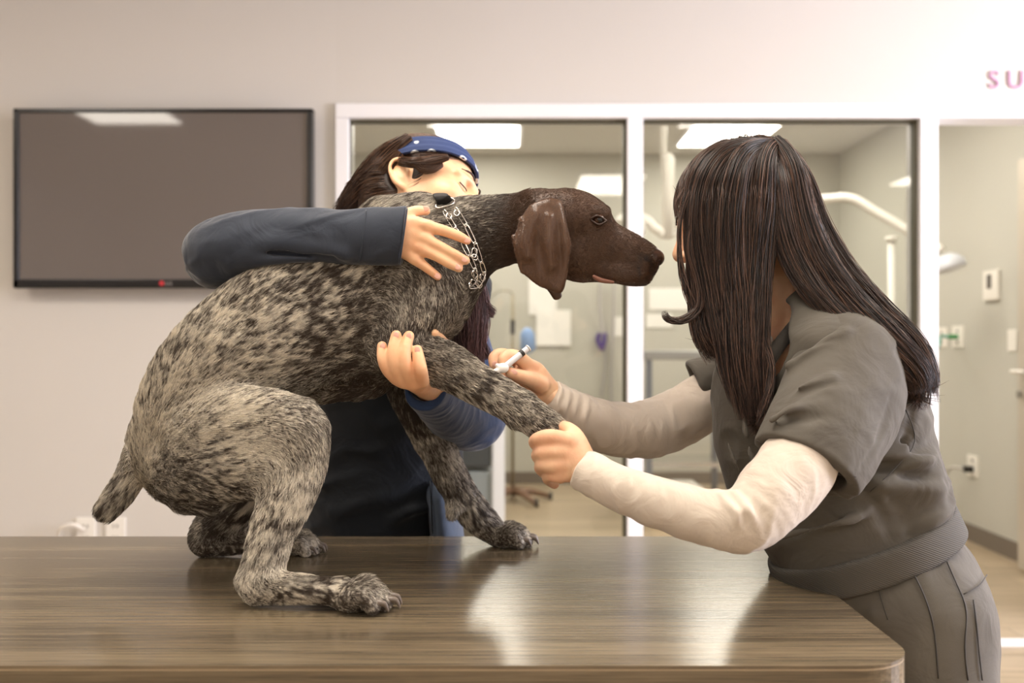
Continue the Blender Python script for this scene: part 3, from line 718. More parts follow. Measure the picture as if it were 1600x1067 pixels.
def coat_mat(name, rough, dark, pale, solid, hairy=False):
    m = bpy.data.materials.new(name); m.use_nodes = True; n, l = NT(m); b = n['Principled BSDF']
    at = n.new('ShaderNodeAttribute'); at.attribute_name = 'tick'; ab = n.new('ShaderNodeAttribute'); ab.attribute_name = 'roan'
    mx = n.new('ShaderNodeMix'); mx.data_type = 'RGBA'; l.new(at.outputs['Fac'], mx.inputs[0]); mx.inputs[6].default_value = dark; mx.inputs[7].default_value = pale
    m2 = n.new('ShaderNodeMix'); m2.data_type = 'RGBA'; m2.inputs[6].default_value = solid
    mr = n.new('ShaderNodeMapRange'); mr.inputs[1].default_value = .03; mr.inputs[2].default_value = .2; l.new(ab.outputs['Fac'], mr.inputs[0]); l.new(mr.outputs[0], m2.inputs[0]); l.new(mx.outputs[2], m2.inputs[7])
    last = m2
    m3 = n.new('ShaderNodeMix'); m3.data_type = 'RGBA'; m3.inputs[6].default_value = solid; m3.inputs[7].default_value = lin(34, 22, 16); l.new(at.outputs['Fac'], m3.inputs[0]); l.new(m3.outputs[2], m2.inputs[6])
    b.inputs['Roughness'].default_value = rough; b.inputs['Specular IOR Level'].default_value = .42
    if not hairy:
        tc = n.new('ShaderNodeTexCoord'); no = n.new('ShaderNodeTexNoise'); no.inputs['Scale'].default_value = 400; l.new(tc.outputs['Object'], no.inputs['Vector'])
        bp = n.new('ShaderNodeBump'); bp.inputs['Strength'].default_value = .25; bp.inputs['Distance'].default_value = .001; l.new(no.outputs[0], bp.inputs['Height']); l.new(bp.outputs[0], b.inputs['Normal'])
    l.new(last.outputs[2], b.inputs['Base Color'])
    return m
DARK, PALE, LIVER = lin(58, 47, 38), lin(208, 199, 184), lin(78, 54, 38)
M_coat = coat_mat('dog coat skin', .5, DARK, PALE, LIVER); M_fur = coat_mat('dog fur strands', .30, lin(62, 50, 40), lin(228, 219, 202), lin(80, 55, 38), True)
dog = empty('dog', tuple(P(500, 840, 1.56)), 'brown speckled short-haired pointer dog crouching on the table, one foreleg held', 'dog')
dog.location.z = ZT
body = np_mesh('body', DV, DF, M_coat, dog, attrs={'tick': tick, 'roan': cbase})
# short coat
def fur(V, Fq, flow, n, name, parent, L=.011, lift=.28, rad=.00028, tickfn=None, seed=3, material=None, keepf=None):
    r = np.random.default_rng(seed); N_ = vnormals(V, Fq)
    i, w, p = sample_surface(V, Fq, n, r)
    nn = sum(N_[Fq[i, j]]*w[j] for j in range(4)); nn /= np.linalg.norm(nn, axis=1, keepdims=True)+1e-9
    f = flowdir(p, flow); 
    tk, cb = tickfn(p, f)
    f = f+(r.random(p.shape)-.5)*.55; f = f-nn*(f*nn).sum(1, keepdims=True); f /= np.linalg.norm(f, axis=1, keepdims=True)+1e-9
    ln = L*(.6+.6*r.random((len(p), 1)))
    x, y = pxof(p); ln = np.where((cb < .05)[:, None], ln*.4, ln); ln = ln*np.clip(.35+(p[:, 2:3]-TZ-.02)/.05, .35, 1)
    a = p-nn*.0006; m_ = p+f*ln*.45+nn*ln*lift*.8; e = p+f*ln+nn*ln*lift
    pts = np.stack([a, m_, e], 1)
    if keepf is not None:
        kk = keepf(e); pts = pts[kk]; tk = tk[kk]; cb = cb[kk]
    low = pts[..., 2] < TZ+.0005
    pts[..., 2] = np.where(low & (pts[..., 2] > TZ-.02), TZ+.0007, pts[..., 2])
    return hair_curves(name, pts, np.array([rad, rad*.8, rad*.15]), material or M_fur, parent, {'tick': tk, 'roan': cb})
fur(DV, DF, FL, 260000, 'coat', dog, tickfn=coat)
# ears
def sheet_surface(outline_fn, nu, nv): pass
M_ear = coat_mat('ear leather', .30, LIVER, LIVER, lin(92, 66, 48))
def ear(side):
    s = SDF(); o = HD-.050 if side < 0 else HD+.050
    q = -1 if side < 0 else 1
    sh = 0 if side < 0 else -1
    yb = 0 if side < 0 else 14
    s.px([(866+sh*.2, 322, o+q*.004, 16, 10), (850+sh, 345, o+q*.012, 34, 7), (842+sh, 378, o+q*.014, 43, 5), (848+sh, 408+yb*.5, o+q*.013, 38-yb*.5, 5), (862+sh, 433+yb*.6, o+q*.011, 23-yb*.6, 5), (872+sh, 450+yb, o+q*.010, 9-yb*.1, 4)], k=.006, n=5)
    s.px([(872+sh*.2, 318, o+q*.002, 7, 9), (879+sh, 345, o+q*.012, 6, 9), (884+sh, 385, o+q*.015, 6, 9), (883+sh, 425, o+q*.014, 5, 7), (874+sh, 452, o+q*.012, 4, 5)], k=.006, n=5)   # rolled front edge
    s.wrinkle((.35, 0, -1), .10, .022, .0035, 6)
    s.px([(838+sh, 335, o+q*.016, 5, 6), (822+sh, 372, o+q*.021, 9, 6), (824+sh, 400, o+q*.020, 7, 6)], k=.012, n=5)      # fold
    s.px([(858+sh, 340, o+q*.018, 4, 5), (858+sh, 380, o+q*.024, 6, 6), (862+sh, 415, o+q*.020, 5, 5)], k=.014, n=5)
    v, f = s.mesh(.0018, blur=1)
    e = np_mesh('ear', v, f, M_ear, dog, attrs={'tick': np.zeros(len(v)), 'roan': np.zeros(len(v))})
    return s, v, f, e
s_, v_, f_, e_ = ear(-1)
fur(v_, f_, s_.flow, 16000, 'ear_coat', e_, L=.006, lift=.15, tickfn=lambda p, f: (np.zeros(len(p)), np.zeros(len(p))))
s2_, v2_, f2_, e2_ = ear(1)
# eyes, nose, claws
M_eye = mat('dark brown eye', lin(62, 36, 20), .12, spec=.5); M_pup = mat('pupil', lin(8, 6, 6), .1)
M_nose = mat('brown nose leather', lin(68, 48, 40), .25, bump=(900, .5, .001), coat=.3)
M_claw = mat('grey claw', lin(112, 100, 90), .35); M_lip = mat('pink lip', lin(128, 82, 66), .4, coat=.3)
def ball(name, c, r, m, parent, sc=(1, 1, 1)):
    s = SDF().ell(c, np.array(sc)*r, k=0); v, f = s.mesh(min(sc)*r/6, blur=0); return np_mesh(name, v, f, m, parent)
for q in (-1, 1):
    c = P(936, 344, HD+q*.0400); e = ball('eye', c, .0098, M_eye, dog, (1, .9, 1))
    ball('pupil', c+np.array([.0012, q*.0064, .0]), .0052, M_pup, e, (1, .6, 1))
s = SDF().px([(924, 341, HD-.045, 1.8, 3), (934, 337, HD-.0485, 1.8, 3), (946, 344, HD-.0455, 1.8, 3)], k=.002).px([(925, 345, HD-.045, 1.8, 3), (936, 351, HD-.0485, 1.8, 3), (947, 346, HD-.0455, 1.8, 3)], k=.002)
v, f = s.mesh(.0009, 0); np_mesh('eyelid', v, f, mat('dark eyelid', lin(58, 40, 32), .4), dog)
s = SDF().px([(1014, 398, HD, 14, 15), (1026, 402, HD, 12, 14), (1028, 408, HD, 8, 10)], k=.006)
for q in (-1, 1):
    s.px([(1018, 401, HD+q*.012, 8, 6), (1024, 405, HD+q*.011, 7, 6)], k=.006)
    s.px([(1026, 408, HD+q*.0085, 4, 3.2), (1030, 411, HD+q*.012, 3, 3)], k=.003, op='sub')
s.seg(P(1036, 398, HD), P(1030, 420, HD), .0012, .0012, k=.002, op='sub')
v, f = s.mesh(.0011, 1); np_mesh('nose', v, f, M_nose, dog)
s = SDF().px([(928, 432, HD-.032, 3, 4), (940, 438, HD-.033, 4, 4), (958, 441, HD-.031, 2.5, 3)], k=.002)
v, f = s.mesh(.001, 1); np_mesh('lip', v, f, M_lip, dog)
for toes, sc in ((toesA, 1.13), (toesB, 1.0), (toesC, 1.12)):
    for c in toes:
        s = SDF().chain([c+np.array([.004, 0, .005])*sc, c+np.array([.014, 0, .004])*sc, c+np.array([.019, 0, -.005])*sc], [.0042*sc, .0035*sc, .0013*sc], k=0, n=3)
        v, f = s.mesh(.0011, 0); np_mesh('claw', v, f, M_claw, dog)
# ------------------------------------------------------------------ people: shared pieces
def skin_mat(name, c, c2):
    m = mat(name, c, .42, spec=.4, sss=.12, var=(28, c2)); n, l = NT(m); b = n['Principled BSDF']
    tc = n.new('ShaderNodeTexCoord'); no = n.new('ShaderNodeTexNoise'); no.inputs['Scale'].default_value = 260; no.inputs['Detail'].default_value = 3; l.new(tc.outputs['Object'], no.inputs['Vector'])
    bp = n.new('ShaderNodeBump'); bp.inputs['Strength'].default_value = .2; bp.inputs['Distance'].default_value = .001; l.new(no.outputs[0], bp.inputs['Height']); l.new(bp.outputs[0], b.inputs['Normal']); return m
M_skin = skin_mat('fair skin', lin(240, 194, 152), lin(230, 174, 134))
M_skin2 = skin_mat('light skin', lin(238, 196, 160), lin(228, 174, 140))
M_nail = mat('fingernail', lin(240, 186, 168), .25, coat=.4)
def cloth(name, c, c2, weave=900, bs=.35, rough=.85, sheen=.15, wr=14, wrs=.0):
    m = mat(name, c, rough, spec=.25, sheen=sheen, var=(9, c2)); n, l = NT(m); b = n['Principled BSDF']
    tc = n.new('ShaderNodeTexCoord'); a = n.new('ShaderNodeTexNoise'); a.inputs['Scale'].default_value = weave; a.inputs['Detail'].default_value = 2; l.new(tc.outputs['Object'], a.inputs['Vector'])
    w = n.new('ShaderNodeTexNoise'); w.inputs['Scale'].default_value = wr; w.inputs['Detail'].default_value = 3; w.inputs['Distortion'].default_value = 1.2; l.new(tc.outputs['Object'], w.inputs['Vector'])
    b1 = n.new('ShaderNodeBump'); b1.inputs['Strength'].default_value = bs; b1.inputs['Distance'].default_value = .0006; l.new(a.outputs[0], b1.inputs['Height'])
    b2 = n.new('ShaderNodeBump'); b2.inputs['Strength'].default_value = .35; b2.inputs['Distance'].default_value = .012; l.new(w.outputs[0], b2.inputs['Height']); l.new(b1.outputs[0], b2.inputs['Normal']); l.new(b2.outputs[0], b.inputs['Normal']); return m
def frame(f, u):
    f = nz(f); u = np.asarray(u, float); u = nz(u-f*f.dot(u)); s = np.cross(u, f); return np.stack([f, s, u], 1)   # columns
def head(S, o, M, k=.012, sc=1.0):
    o = np.asarray(o, float); L = lambda *q: o+M@(np.array(q)*sc)
    S.ell(L(-.012, 0, .016), np.array((.096, .076, .090))*sc, k=k, rot=M)
    S.ell(L(.030, 0, -.040), np.array((.062, .060, .070))*sc, k=.03, rot=M)
    S.chain([L(-.005, -.058, -.045), L(.02, -.050, -.085), L(.062, -.022, -.108), L(.082, 0, -.108), L(.062, .022, -.108), L(.02, .050, -.085), L(-.005, .058, -.045)], [.014*sc]*7, V=M[:, 2], k=.025)
    S.ell(L(.050, 0, -.07), np.array((.045, .042, .045))*sc, k=.02, rot=M)
    for q in (-1, 1):
        S.ell(L(.060, q*.038, -.035), np.array((.022, .02, .018))*sc, k=.02, rot=M)      # cheekbone
        S.ell(L(.088, q*.030, -.008), np.array((.016, .017, .012))*sc, k=.012, op='sub', rot=M)   # eye socket
        S.ell(L(.072, q*.030, -.008), np.array((.0135, .0145, .0125))*sc, k=.004, rot=M)  # closed lid over the eye
        S.seg(L(.088, q*.012, .010), L(.074, q*.046, .008), .006*sc, .005*sc, k=.01)      # brow
    S.chain([L(.088, 0, .004), L(.097, 0, -.018), L(.108, 0, -.036), L(.104, 0, -.044)], [(.007*sc, .007*sc), (.008*sc, .008*sc), (.010*sc, .010*sc), (.008*sc, .010*sc)], V=M[:, 1], k=.01)
    for q in (-1, 1): S.ell(L(.098, q*.010, -.043), np.array((.008, .007, .006))*sc, k=.006, rot=M)
    S.chain([L(.080, -.022, -.070), L(.092, -.008, -.066), L(.094, 0, -.067), L(.092, .008, -.066), L(.080, .022, -.070)], [.0045*sc]*5, V=M[:, 2], k=.004)
    S.chain([L(.080, -.020, -.073), L(.090, 0, -.079), L(.080, .020, -.073)], [.0055*sc]*3, V=M[:, 2], k=.004)
    S.ell(L(.083, 0, -.103), np.array((.014, .016, .013))*sc, k=.015, rot=M)
    for q in (-1, 1):     # ears
        e = [(-.004, .074, -.040), (-.006, .079, -.022), (-.016, .086, .008), (-.030, .090, .006), (-.034, .089, -.012), (-.022, .083, -.034), (-.006, .076, -.045)]
        S.chain([L(a, q*b_, c) for a, b_, c in e], [.0042*sc, .004*sc, .0042*sc, .0042*sc, .0042*sc, .0048*sc, .0055*sc], V=M[:, 1], k=.003, n=4)
        S.ell(L(-.018, q*.079, -.014), np.array((.016, .005, .026))*sc, k=.004, rot=M)
        S.chain([L(-.016, q*.083, -.004), L(-.022, q*.085, -.014), L(-.014, q*.083, -.028)], [.003*sc]*3, V=M[:, 1], k=.003)
    return L
def pick(V, px_, py_, lift=0.0, rad=7):
    """the surface point nearest the camera that the pixel shows"""
    x, y = pxof(V); m = (x-px_)**2+(y-py_)**2 < rad*rad
    if not m.any(): m = (x-px_)**2+(y-py_)**2 < (rad*3)**2
    if not m.any(): print('pick miss', px_, py_); return P(px_, py_, 1.5)
    return P(px_, py_, np.percentile(V[m, 1], 2)-lift)
def seam(V, pts, r, m, parent, name='seam', lift=.0, n=4):
    q = crom([(a[0], a[1], 0) for a in pts], n)
    w = [pick(V, a[0], a[1], lift) for a in q]
    w = np.array(w); 
    for _ in range(2): w[1:-1] = .25*w[:-2]+.5*w[1:-1]+.25*w[2:]
    return MB().tube(w, r, 6).build(name, m, parent, smooth=True)
def locks(bundles, n, seed, rad=.00035, K=14, wob=.002, frizz=.0):
    """hair strands; a bundle is (weight, [(px, py, dist, half width px, half depth px), ...])"""
    r = np.random.default_rng(seed); out = []
    tw = sum(b[0] for b in bundles)
    for wgt, st in bundles:
        m = max(8, int(n*wgt/tw)); st = np.array(st, float)
        q = crom(st, 8); idx = np.linspace(0, len(q)-1, K)
        q = np.stack([np.interp(idx, np.arange(len(q)), q[:, c]) for c in range(5)], 1)
        cx = np.array([P(a[0], a[1], a[2]) for a in q]); t = np.gradient(cx, axis=0); t /= np.linalg.norm(t, axis=1, keepdims=True)+1e-9
        dep = np.tile([0, 1., 0], (K, 1)); pr = np.cross(t, dep); pr /= np.linalg.norm(pr, axis=1, keepdims=True)+1e-9
        dep = np.cross(pr, t)
        hw = (q[:, 3]/F*q[:, 2])[None, :, None]; hd = (q[:, 4]/F*q[:, 2])[None, :, None]
        ncl = max(3, m//16); th = r.random(ncl)*2*np.pi; rr = np.sqrt(r.random(ncl)); ca = rr*np.cos(th); cb = rr*np.sin(th)
        cl = r.integers(0, ncl, m); th = r.random(m)*2*np.pi; rr = np.sqrt(r.random(m))
        u = np.linspace(0, 1, K)[None]; mixw = .25+.55*u
        a = rr[:, None]*np.cos(th)[:, None]*(1-mixw)+ca[cl][:, None]*mixw; b = rr[:, None]*np.sin(th)[:, None]*(1-mixw)+cb[cl][:, None]*mixw
        ph = r.random((m, 1))*6.28; fq = 1+2*r.random((m, 1))
        w1 = np.sin(u*fq*5+ph)*wob*u; w2 = np.cos(u*fq*4+ph*1.7)*wob*u
        cut = (1-.12*r.random((m, 1)))   # uneven ends
        p = cx[None]+pr[None]*(a[..., None]*hw+w1[..., None])+dep[None]*(b[..., None]*hd+w2[..., None])
        # resample to the cut length
        s_ = u*cut*(K-1); i0 = np.minimum(s_.astype(int), K-2); fr_ = (s_-i0)[..., None]; ii = np.arange(m)[:, None]
        out.append(p[ii, i0]*(1-fr_)+p[ii, i0+1]*fr_)
    pts = np.concatenate(out); rd = np.full(K, rad); rd[-3:] = rad*np.array([.8, .5, .2])
    return pts, rd
def hair_mat(name, c1, c2, rough=.32):
    m = bpy.data.materials.new(name); m.use_nodes = True; n, l = NT(m); b = n['Principled BSDF']
    at = n.new('ShaderNodeAttribute'); at.attribute_name = 'tone'
    mx = n.new('ShaderNodeMix'); mx.data_type = 'RGBA'; mx.inputs[6].default_value = c1; mx.inputs[7].default_value = c2; l.new(at.outputs['Fac'], mx.inputs[0]); l.new(mx.outputs[2], b.inputs['Base Color'])
    b.inputs['Roughness'].default_value = rough; b.inputs['Specular IOR Level'].default_value = .42; return m
# ------------------------------------------------------------------ person in navy behind the dog
M_navylit = cloth('navy cotton', lin(52, 58, 70), lin(46, 52, 64), rough=.7, sheen=.3)  # sleeve over the dog: its lit sheen is lightened into the base colour
M_navyb = cloth('blue navy cotton', lin(44, 64, 100), lin(40, 58, 90), rough=.7, sheen=.3)
M_scrubn = cloth('dark navy scrub', lin(30, 34, 40), lin(26, 30, 36), rough=.7)
M_pocket = cloth('slate blue pocket', lin(82, 92, 108), lin(74, 84, 100), rough=.8)
M_hairb = hair_mat('brown hair strands', lin(50, 34, 26), lin(110, 78, 56)); M_hairbc = mat('brown hair core', lin(40, 28, 22), .6)
pa = empty('person', (float(P(600, 0, 2.08)[0]), 2.08, 0), 'person in navy top and patterned headband hugging the dog from behind', 'person')
Ma = frame((.94, -.29, .01), (.16, .46, .86))
Ma[:, 1] = np.cross(Ma[:, 2], Ma[:, 0])
if Ma[1, 1] > 0: pass
OA = P(666, 303, 1.79)
def B0(): return SDF()
S = SDF(); LA = head(S, OA, Ma)
S.chain([LA(-.02, 0, -.05), P(650, 372, 1.86), P(640, 420, 1.92)], [.05, .052, .06], k=.02)
# slim body under the clothes
S.px([(640, 440, 1.93, 120, 60), (618, 560, 1.97, 105, 70), (600, 700, 2.03, 92, 70), (598, 840, 2.08, 105, 75)], k=.03)
hz = P(598, 860, 2.09)
for q in (-1, 1):
    S.chain([hz+np.array([q*.075, 0, -.02]), (hz[0]+q*.085, 2.09, .45), (hz[0]+q*.09, 2.10, .09)], [.075, .05, .036], k=.02)
# arms
S.px([(545, 395, 1.90, 48), (440, 385, 1.74, 40), (345, 397, 1.59, 36), (430, 380, 1.535, 34), (540, 374, 1.505, 28), (620, 369, 1.487, 26, 17)], k=.01)
S.px([(690, 470, 1.93, 38), (722, 560, 1.91, 34), (742, 652, 1.83, 34), (700, 632, 1.72, 28), (668, 604, 1.58, 22), (650, 596, 1.50, 18)], k=.01)
v1, f1 = S.mesh(.0030, 1)
HA = SDF()
HA.px([(610, 370, 1.487, 26, 17), (628, 369, 1.484, 31, 15), (648, 371, 1.484, 32, 13), (662, 374, 1.486, 26, 11)], k=.01)
HA.px([(650, 350, 1.484, 11, 10), (668, 354, 1.483, 10, 10), (695, 361, 1.484, 8.6, 8.6), (716, 369, 1.488, 8.2, 8), (730, 376, 1.496, 6.4, 6.4)], k=.006)
HA.px([(648, 367, 1.483, 11, 10), (666, 375, 1.481, 10, 10), (690, 387, 1.482, 8.8, 8.8), (712, 399, 1.485, 8.2, 8), (728, 407, 1.493, 6.8, 6.5)], k=.006)
HA.px([(642, 382, 1.483, 11, 10), (660, 390, 1.481, 9.6, 10), (682, 400, 1.481, 8.4, 8.6), (703, 412, 1.484, 8, 8), (717, 419, 1.491, 6.6, 6.5)], k=.006)
HA.px([(632, 393, 1.485, 11, 10), (648, 405, 1.483, 9, 9), (666, 418, 1.483, 7.6, 7.6), (684, 432, 1.489, 6.4, 6.2)], k=.006)
HA.px([(624, 348, 1.49, 12, 11), (640, 333, 1.494, 9, 9), (655, 329, 1.50, 8, 8), (666, 330, 1.507, 6.8, 6.5)], k=.008)
for x, y, d, r in ((668, 352, 1.478, 5), (665, 374, 1.476, 5.5), (658, 389, 1.476, 5), (647, 404, 1.478, 4.5)): HA.ell(P(x, y, d), (.007, .005, .006), k=.008)
va, fa = HA.mesh(.0013, 1)
HB = SDF()
HB.px([(690, 618, 1.645, 18, 18), (668, 604, 1.54, 20, 19), (650, 594, 1.482, 19, 15), (622, 584, 1.474, 16, 13)], k=.01)
HB.px([(620, 592, 1.475, 10), (606, 578, 1.464, 10), (598, 560, 1.462, 9), (597, 541, 1.469, 8)], k=.005)
HB.px([(630, 596, 1.475, 11), (618, 575, 1.458, 10.5), (614, 550, 1.457, 9.6), (619, 524, 1.468, 8.2)], k=.005)
HB.px([(644, 598, 1.475, 11), (634, 576, 1.455, 10.5), (632, 550, 1.455, 9.8), (639, 525, 1.467, 8.4)], k=.005)
HB.px([(660, 596, 1.475, 11), (658, 580, 1.456, 10.5), (655, 563, 1.457, 9.6), (652, 547, 1.465, 8.4)], k=.005)
HB.px([(700, 600, 1.56, 14), (705, 560, 1.55, 11), (692, 535, 1.53, 9), (678, 521, 1.502, 8)], k=.01)
vb, fb = HB.mesh(.0013, 1)
V, Fq = join_vf([(v1, f1), (va, fa), (vb, fb)])
np_mesh('body', V, Fq, M_skin, pa)
for st in ([(729, 374, 1.489), 12], [(728, 404, 1.486), 12], [(716, 417, 1.484), 12], [(683, 430, 1.4825), 10]):
    pass
# fingernails (flattened plates set on the finger ends)
def nail(V, px_, py_, ang, parent, w=4.6, l=6.2, lift=-.0006):
    c = pick(V, px_, py_, lift, rad=2.5); a = math.radians(ang)
    ux = np.array([math.cos(a), 0, -math.sin(a)]); uz = np.array([math.sin(a), 0, math.cos(a)])
    s = SDF().ell(c, (l/F*c[1], .0012, w/F*c[1]), k=0, rot=np.stack([ux, [0, 1, 0], uz], 1)); v, f = s.mesh(.0006, 0); np_mesh('fingernail', v, f, M_nail, parent)
for a in ((729, 375, 20), (725, 405, 30), (714, 417, 30), (683, 431, 38), (665, 326, 0)): nail(va, *a, pa)
for a in ((598, 541, 85), (619, 524, 95), (639, 525, 95), (652, 547, 85)): nail(vb, *a, pa)
# face details
M_lash = mat('dark lashes and brows', lin(60, 42, 32), .6); M_mouth = mat('lips', lin(196, 120, 108), .4)
def face_bits(L, M, parent, sc=1.0):
    for q in (-1, 1):
        MB().tube(crom([L(.0845, q*.018, -.0135), L(.0875, q*.026, -.017), L(.0865, q*.034, -.017), L(.080, q*.043, -.0125)], 4), .0011, 6).build('eyelashes', M_lash, parent, smooth=True)
        MB().tube(crom([L(.0945, q*.012, .0125), L(.091, q*.026, .0185), L(.080, q*.045, .015)], 5), [.0016]*4+[.002]*4+[.001]*3, 6).build('eyebrow', M_lash, parent, smooth=True)
    s = SDF().chain([L(.083, -.022, -.0705), L(.0965, -.007, -.067), L(.0985, 0, -.069), L(.0965, .007, -.067), L(.083, .022, -.0705)], [(.003, .0035)]*5, V=M[:, 2], k=.002).chain([L(.084, -.018, -.073), L(.096, 0, -.079), L(.084, .018, -.073)], [.0045]*3, V=M[:, 2], k=.002)
    v, f = s.mesh(.0012, 1); np_mesh('lips', v, f, M_mouth, parent)
face_bits(LA, Ma, pa)
# hair
S = SDF()
S.ell(LA(-.020, 0, .020), (.100, .084, .096), k=0, rot=Ma)
S.ell(LA(-.05, 0, -.02), (.065, .075, .08), k=.02, rot=Ma)
S.ell(LA(.085, 0, -.045), (.080, .12, .094), k=.006, op='sub', rot=Ma)
S.ell(LA(-.018, -.095, -.010), (.025, .04, .040), k=.004, op='sub', rot=Ma)
S.ell(LA(-.012, .09, -.030), (.026, .035, .036), k=.005, op='sub', rot=Ma)
S.px([(610, 270, 1.80, 34, 30), (578, 300, 1.84, 34, 28), (556, 345, 1.88, 30, 24)], k=.02)
v, f = S.mesh(.0028, 1)
ha = np_mesh('hair', v, f, M_hairbc, pa)
def cap_fur(v, f, M, O, n, L, mt, parent, seed, down, name='cap_strands', rad=.0004, ear=None):
    r = np.random.default_rng(seed); N_ = vnormals(v, f); i, w, p = sample_surface(v, f, n, r)
    nn = sum(N_[f[i, j]]*w[j] for j in range(4)); nn /= np.linalg.norm(nn, axis=1, keepdims=True)
    fl = np.tile(nz(down), (n, 1))+(r.random((n, 3))-.5)*.18; fl -= nn*(fl*nn).sum(1, keepdims=True); fl /= np.linalg.norm(fl, axis=1, keepdims=True)+1e-9
    pts = np.stack([p-nn*.001+fl*L*t+nn*(.0032*math.sin(min(t*3, 1.6)))-nn*(L*t)**2/2*9 for t in (0, .2, .4, .6, .8, 1)], 1)
    if ear is not None:
        ok = (((((pts-ear)@M)/np.array([.027, .032, .039]))**2).sum(-1) > 1).all(1); pts = pts[ok]; n = len(pts)
    return hair_curves(name, pts, np.array([rad]*4+[rad*.6, rad*.2]), mt, parent, {'tone': r.random(n)**1.5})
cap_fur(v, f, Ma, OA, 26000, .035, M_hairb, ha, 3, Ma@np.array([-1, 0, -.1]), ear=LA(-.018, -.088, -.012))
B = [(3, [(640, 222, 1.77, 14, 30), (612, 245, 1.765, 26, 30), (585, 282, 1.79, 34, 28), (560, 315, 1.83, 34, 26), (535, 345, 1.87, 26, 22)]),
     (2, [(625, 240, 1.745, 12, 18), (604, 268, 1.745, 26, 18), (580, 302, 1.77, 36, 20), (553, 332, 1.81, 32, 20)])]
pts, rd = locks(B, 3000, 5, rad=.00042, wob=.003)
hair_curves('hair_strands', pts, rd, M_hairb, ha, {'tone': np.random.default_rng(1).random(len(pts))**1.5})
# hair combed back from the hairline under the headband, near temple
r = np.random.default_rng(8)
B = [(1, [(700, 246, 1.722, 5, 6), (682, 250, 1.715, 9, 6), (662, 254, 1.708, 10, 6), (640, 254, 1.705, 9, 6), (622, 252, 1.73, 8, 6)]),
     (1, [(690, 256, 1.722, 6, 5), (675, 262, 1.713, 10, 5), (660, 262, 1.707, 10, 5), (648, 252, 1.703, 8, 5)])]
pts, rd = locks(B, 900, 6, rad=.0004, wob=.001)
hair_curves('temple_hair', pts, rd, M_hairb, ha, {'tone': r.random(len(pts))*.6})
# long front lock with a plum tint, falling below the dog's neck
M_plum = hair_mat('plum tinted hair', lin(62, 44, 42), lin(156, 120, 122)); M_plumc = mat('plum hair core', lin(44, 30, 32), .6)
S = SDF().px([(700, 400, 1.72, 30, 22), (718, 450, 1.715, 34, 20), (728, 500, 1.71, 30, 18), (732, 545, 1.71, 22, 15), (742, 572, 1.71, 9, 9)], k=.01)
v, f = S.mesh(.003, 1); pl = np_mesh('hair_lock', v, f, M_plumc, pa)
B = [(4, [(695, 395, 1.71, 34, 26), (722, 450, 1.70, 40, 24), (734, 500, 1.695, 34, 22), (734, 545, 1.695, 26, 18), (742, 580, 1.70, 16, 12)]),
     (.35, [(720, 420, 1.70, 24, 20), (745, 460, 1.695, 20, 14), (758, 482, 1.695, 12, 10), (774, 492, 1.70, 9, 5)]),
     (.35, [(730, 440, 1.70, 24, 20), (745, 500, 1.695, 16, 14), (752, 540, 1.695, 12, 10), (764, 562, 1.70, 11, 5)])]
pts, rd = locks(B, 3400, 9, rad=.0004, wob=.004)
hair_curves('hair_strands', pts, rd, M_plum, pl, {'tone': np.random.default_rng(2).random(len(pts))**1.5})
# headband
def band_mat():
    m = mat('navy printed headband', lin(34, 52, 96), .8, bump=(700, .3, .0005)); n, l = NT(m); b = n['Principled BSDF']
    tc = n.new('ShaderNodeTexCoord'); vo = n.new('ShaderNodeTexVoronoi'); vo.inputs['Scale'].default_value = 36; vo.inputs['Randomness'].default_value = .6; l.new(tc.outputs['Object'], vo.inputs['Vector'])
    r = n.new('ShaderNodeValToRGB'); e = r.color_ramp.elements; r.color_ramp.interpolation = 'EASE'
    base = lin(34, 52, 96); wh = lin(215, 222, 228)
    e[0].position = 0; e[0].color = base; e[1].position = 1; e[1].color = base
    for p_, c_ in ((.21, base), (.25, wh), (.33, wh), (.37, base)): x = e.new(p_); x.color = c_
    l.new(vo.outputs['Distance'], r.inputs[0]); l.new(r.outputs[0], b.inputs['Base Color']); return m
hb = SDF()
ring = []
for k in range(25):
    a = 2*math.pi*k/24
    # plane through hairline and nape, tilted
    ax = np.array([.050*1.0+.0, 0, .060]); c0 = np.array([-.012, 0, .018])
    fdir_ = nz(np.array([-.50, 0, .86])); 
    q = np.array([0, 0, 0.])+fdir_*math.cos(a)*.1+np.array([0, 1, 0])*math.sin(a)*.085
    e = q+np.array([.018, 0, .0])
    # project to the hair shell
    ctr = np.array([-.012, 0, .012]); dirv = nz(e-ctr+np.array([.02, 0, .0])); rr_ = 1/np.sqrt((dirv[0]/.1035)**2+(dirv[1]/.0835)**2+(dirv[2]/.0985)**2)
    ring.append(LA(*(ctr+dirv*rr_)))
hb.chain(ring, [(.024, .0035) for _ in ring], V=(0, 0, 1), k=0, n=2) if False else None
hbv = SDF().ell(LA(-.012, 0, .014), (.1075, .0905, .104), k=0, rot=Ma)
hbv.ell(LA(-.012, 0, .014), (.1015, .0845, .098), k=0, op='sub', rot=Ma)
nb = Ma@nz(np.array([-.22, 0, .97])); lo_ = OA-.2; hi_ = OA+.2
hbv.cut(LA(.0, 0, .068), nb, lo_, hi_); hbv.cut(LA(.0, 0, .025), -nb, lo_, hi_)
v, f = hbv.mesh(.0016, 0)
c_ = v-OA; q_ = (c_@nb); v = v+nz(OA-OA+nb)*0 + (c_/np.linalg.norm(c_, axis=1, keepdims=True))*(np.sin(q_*420)[:, None]*.0007)
np_mesh('headband', v, f, band_mat(), pa)
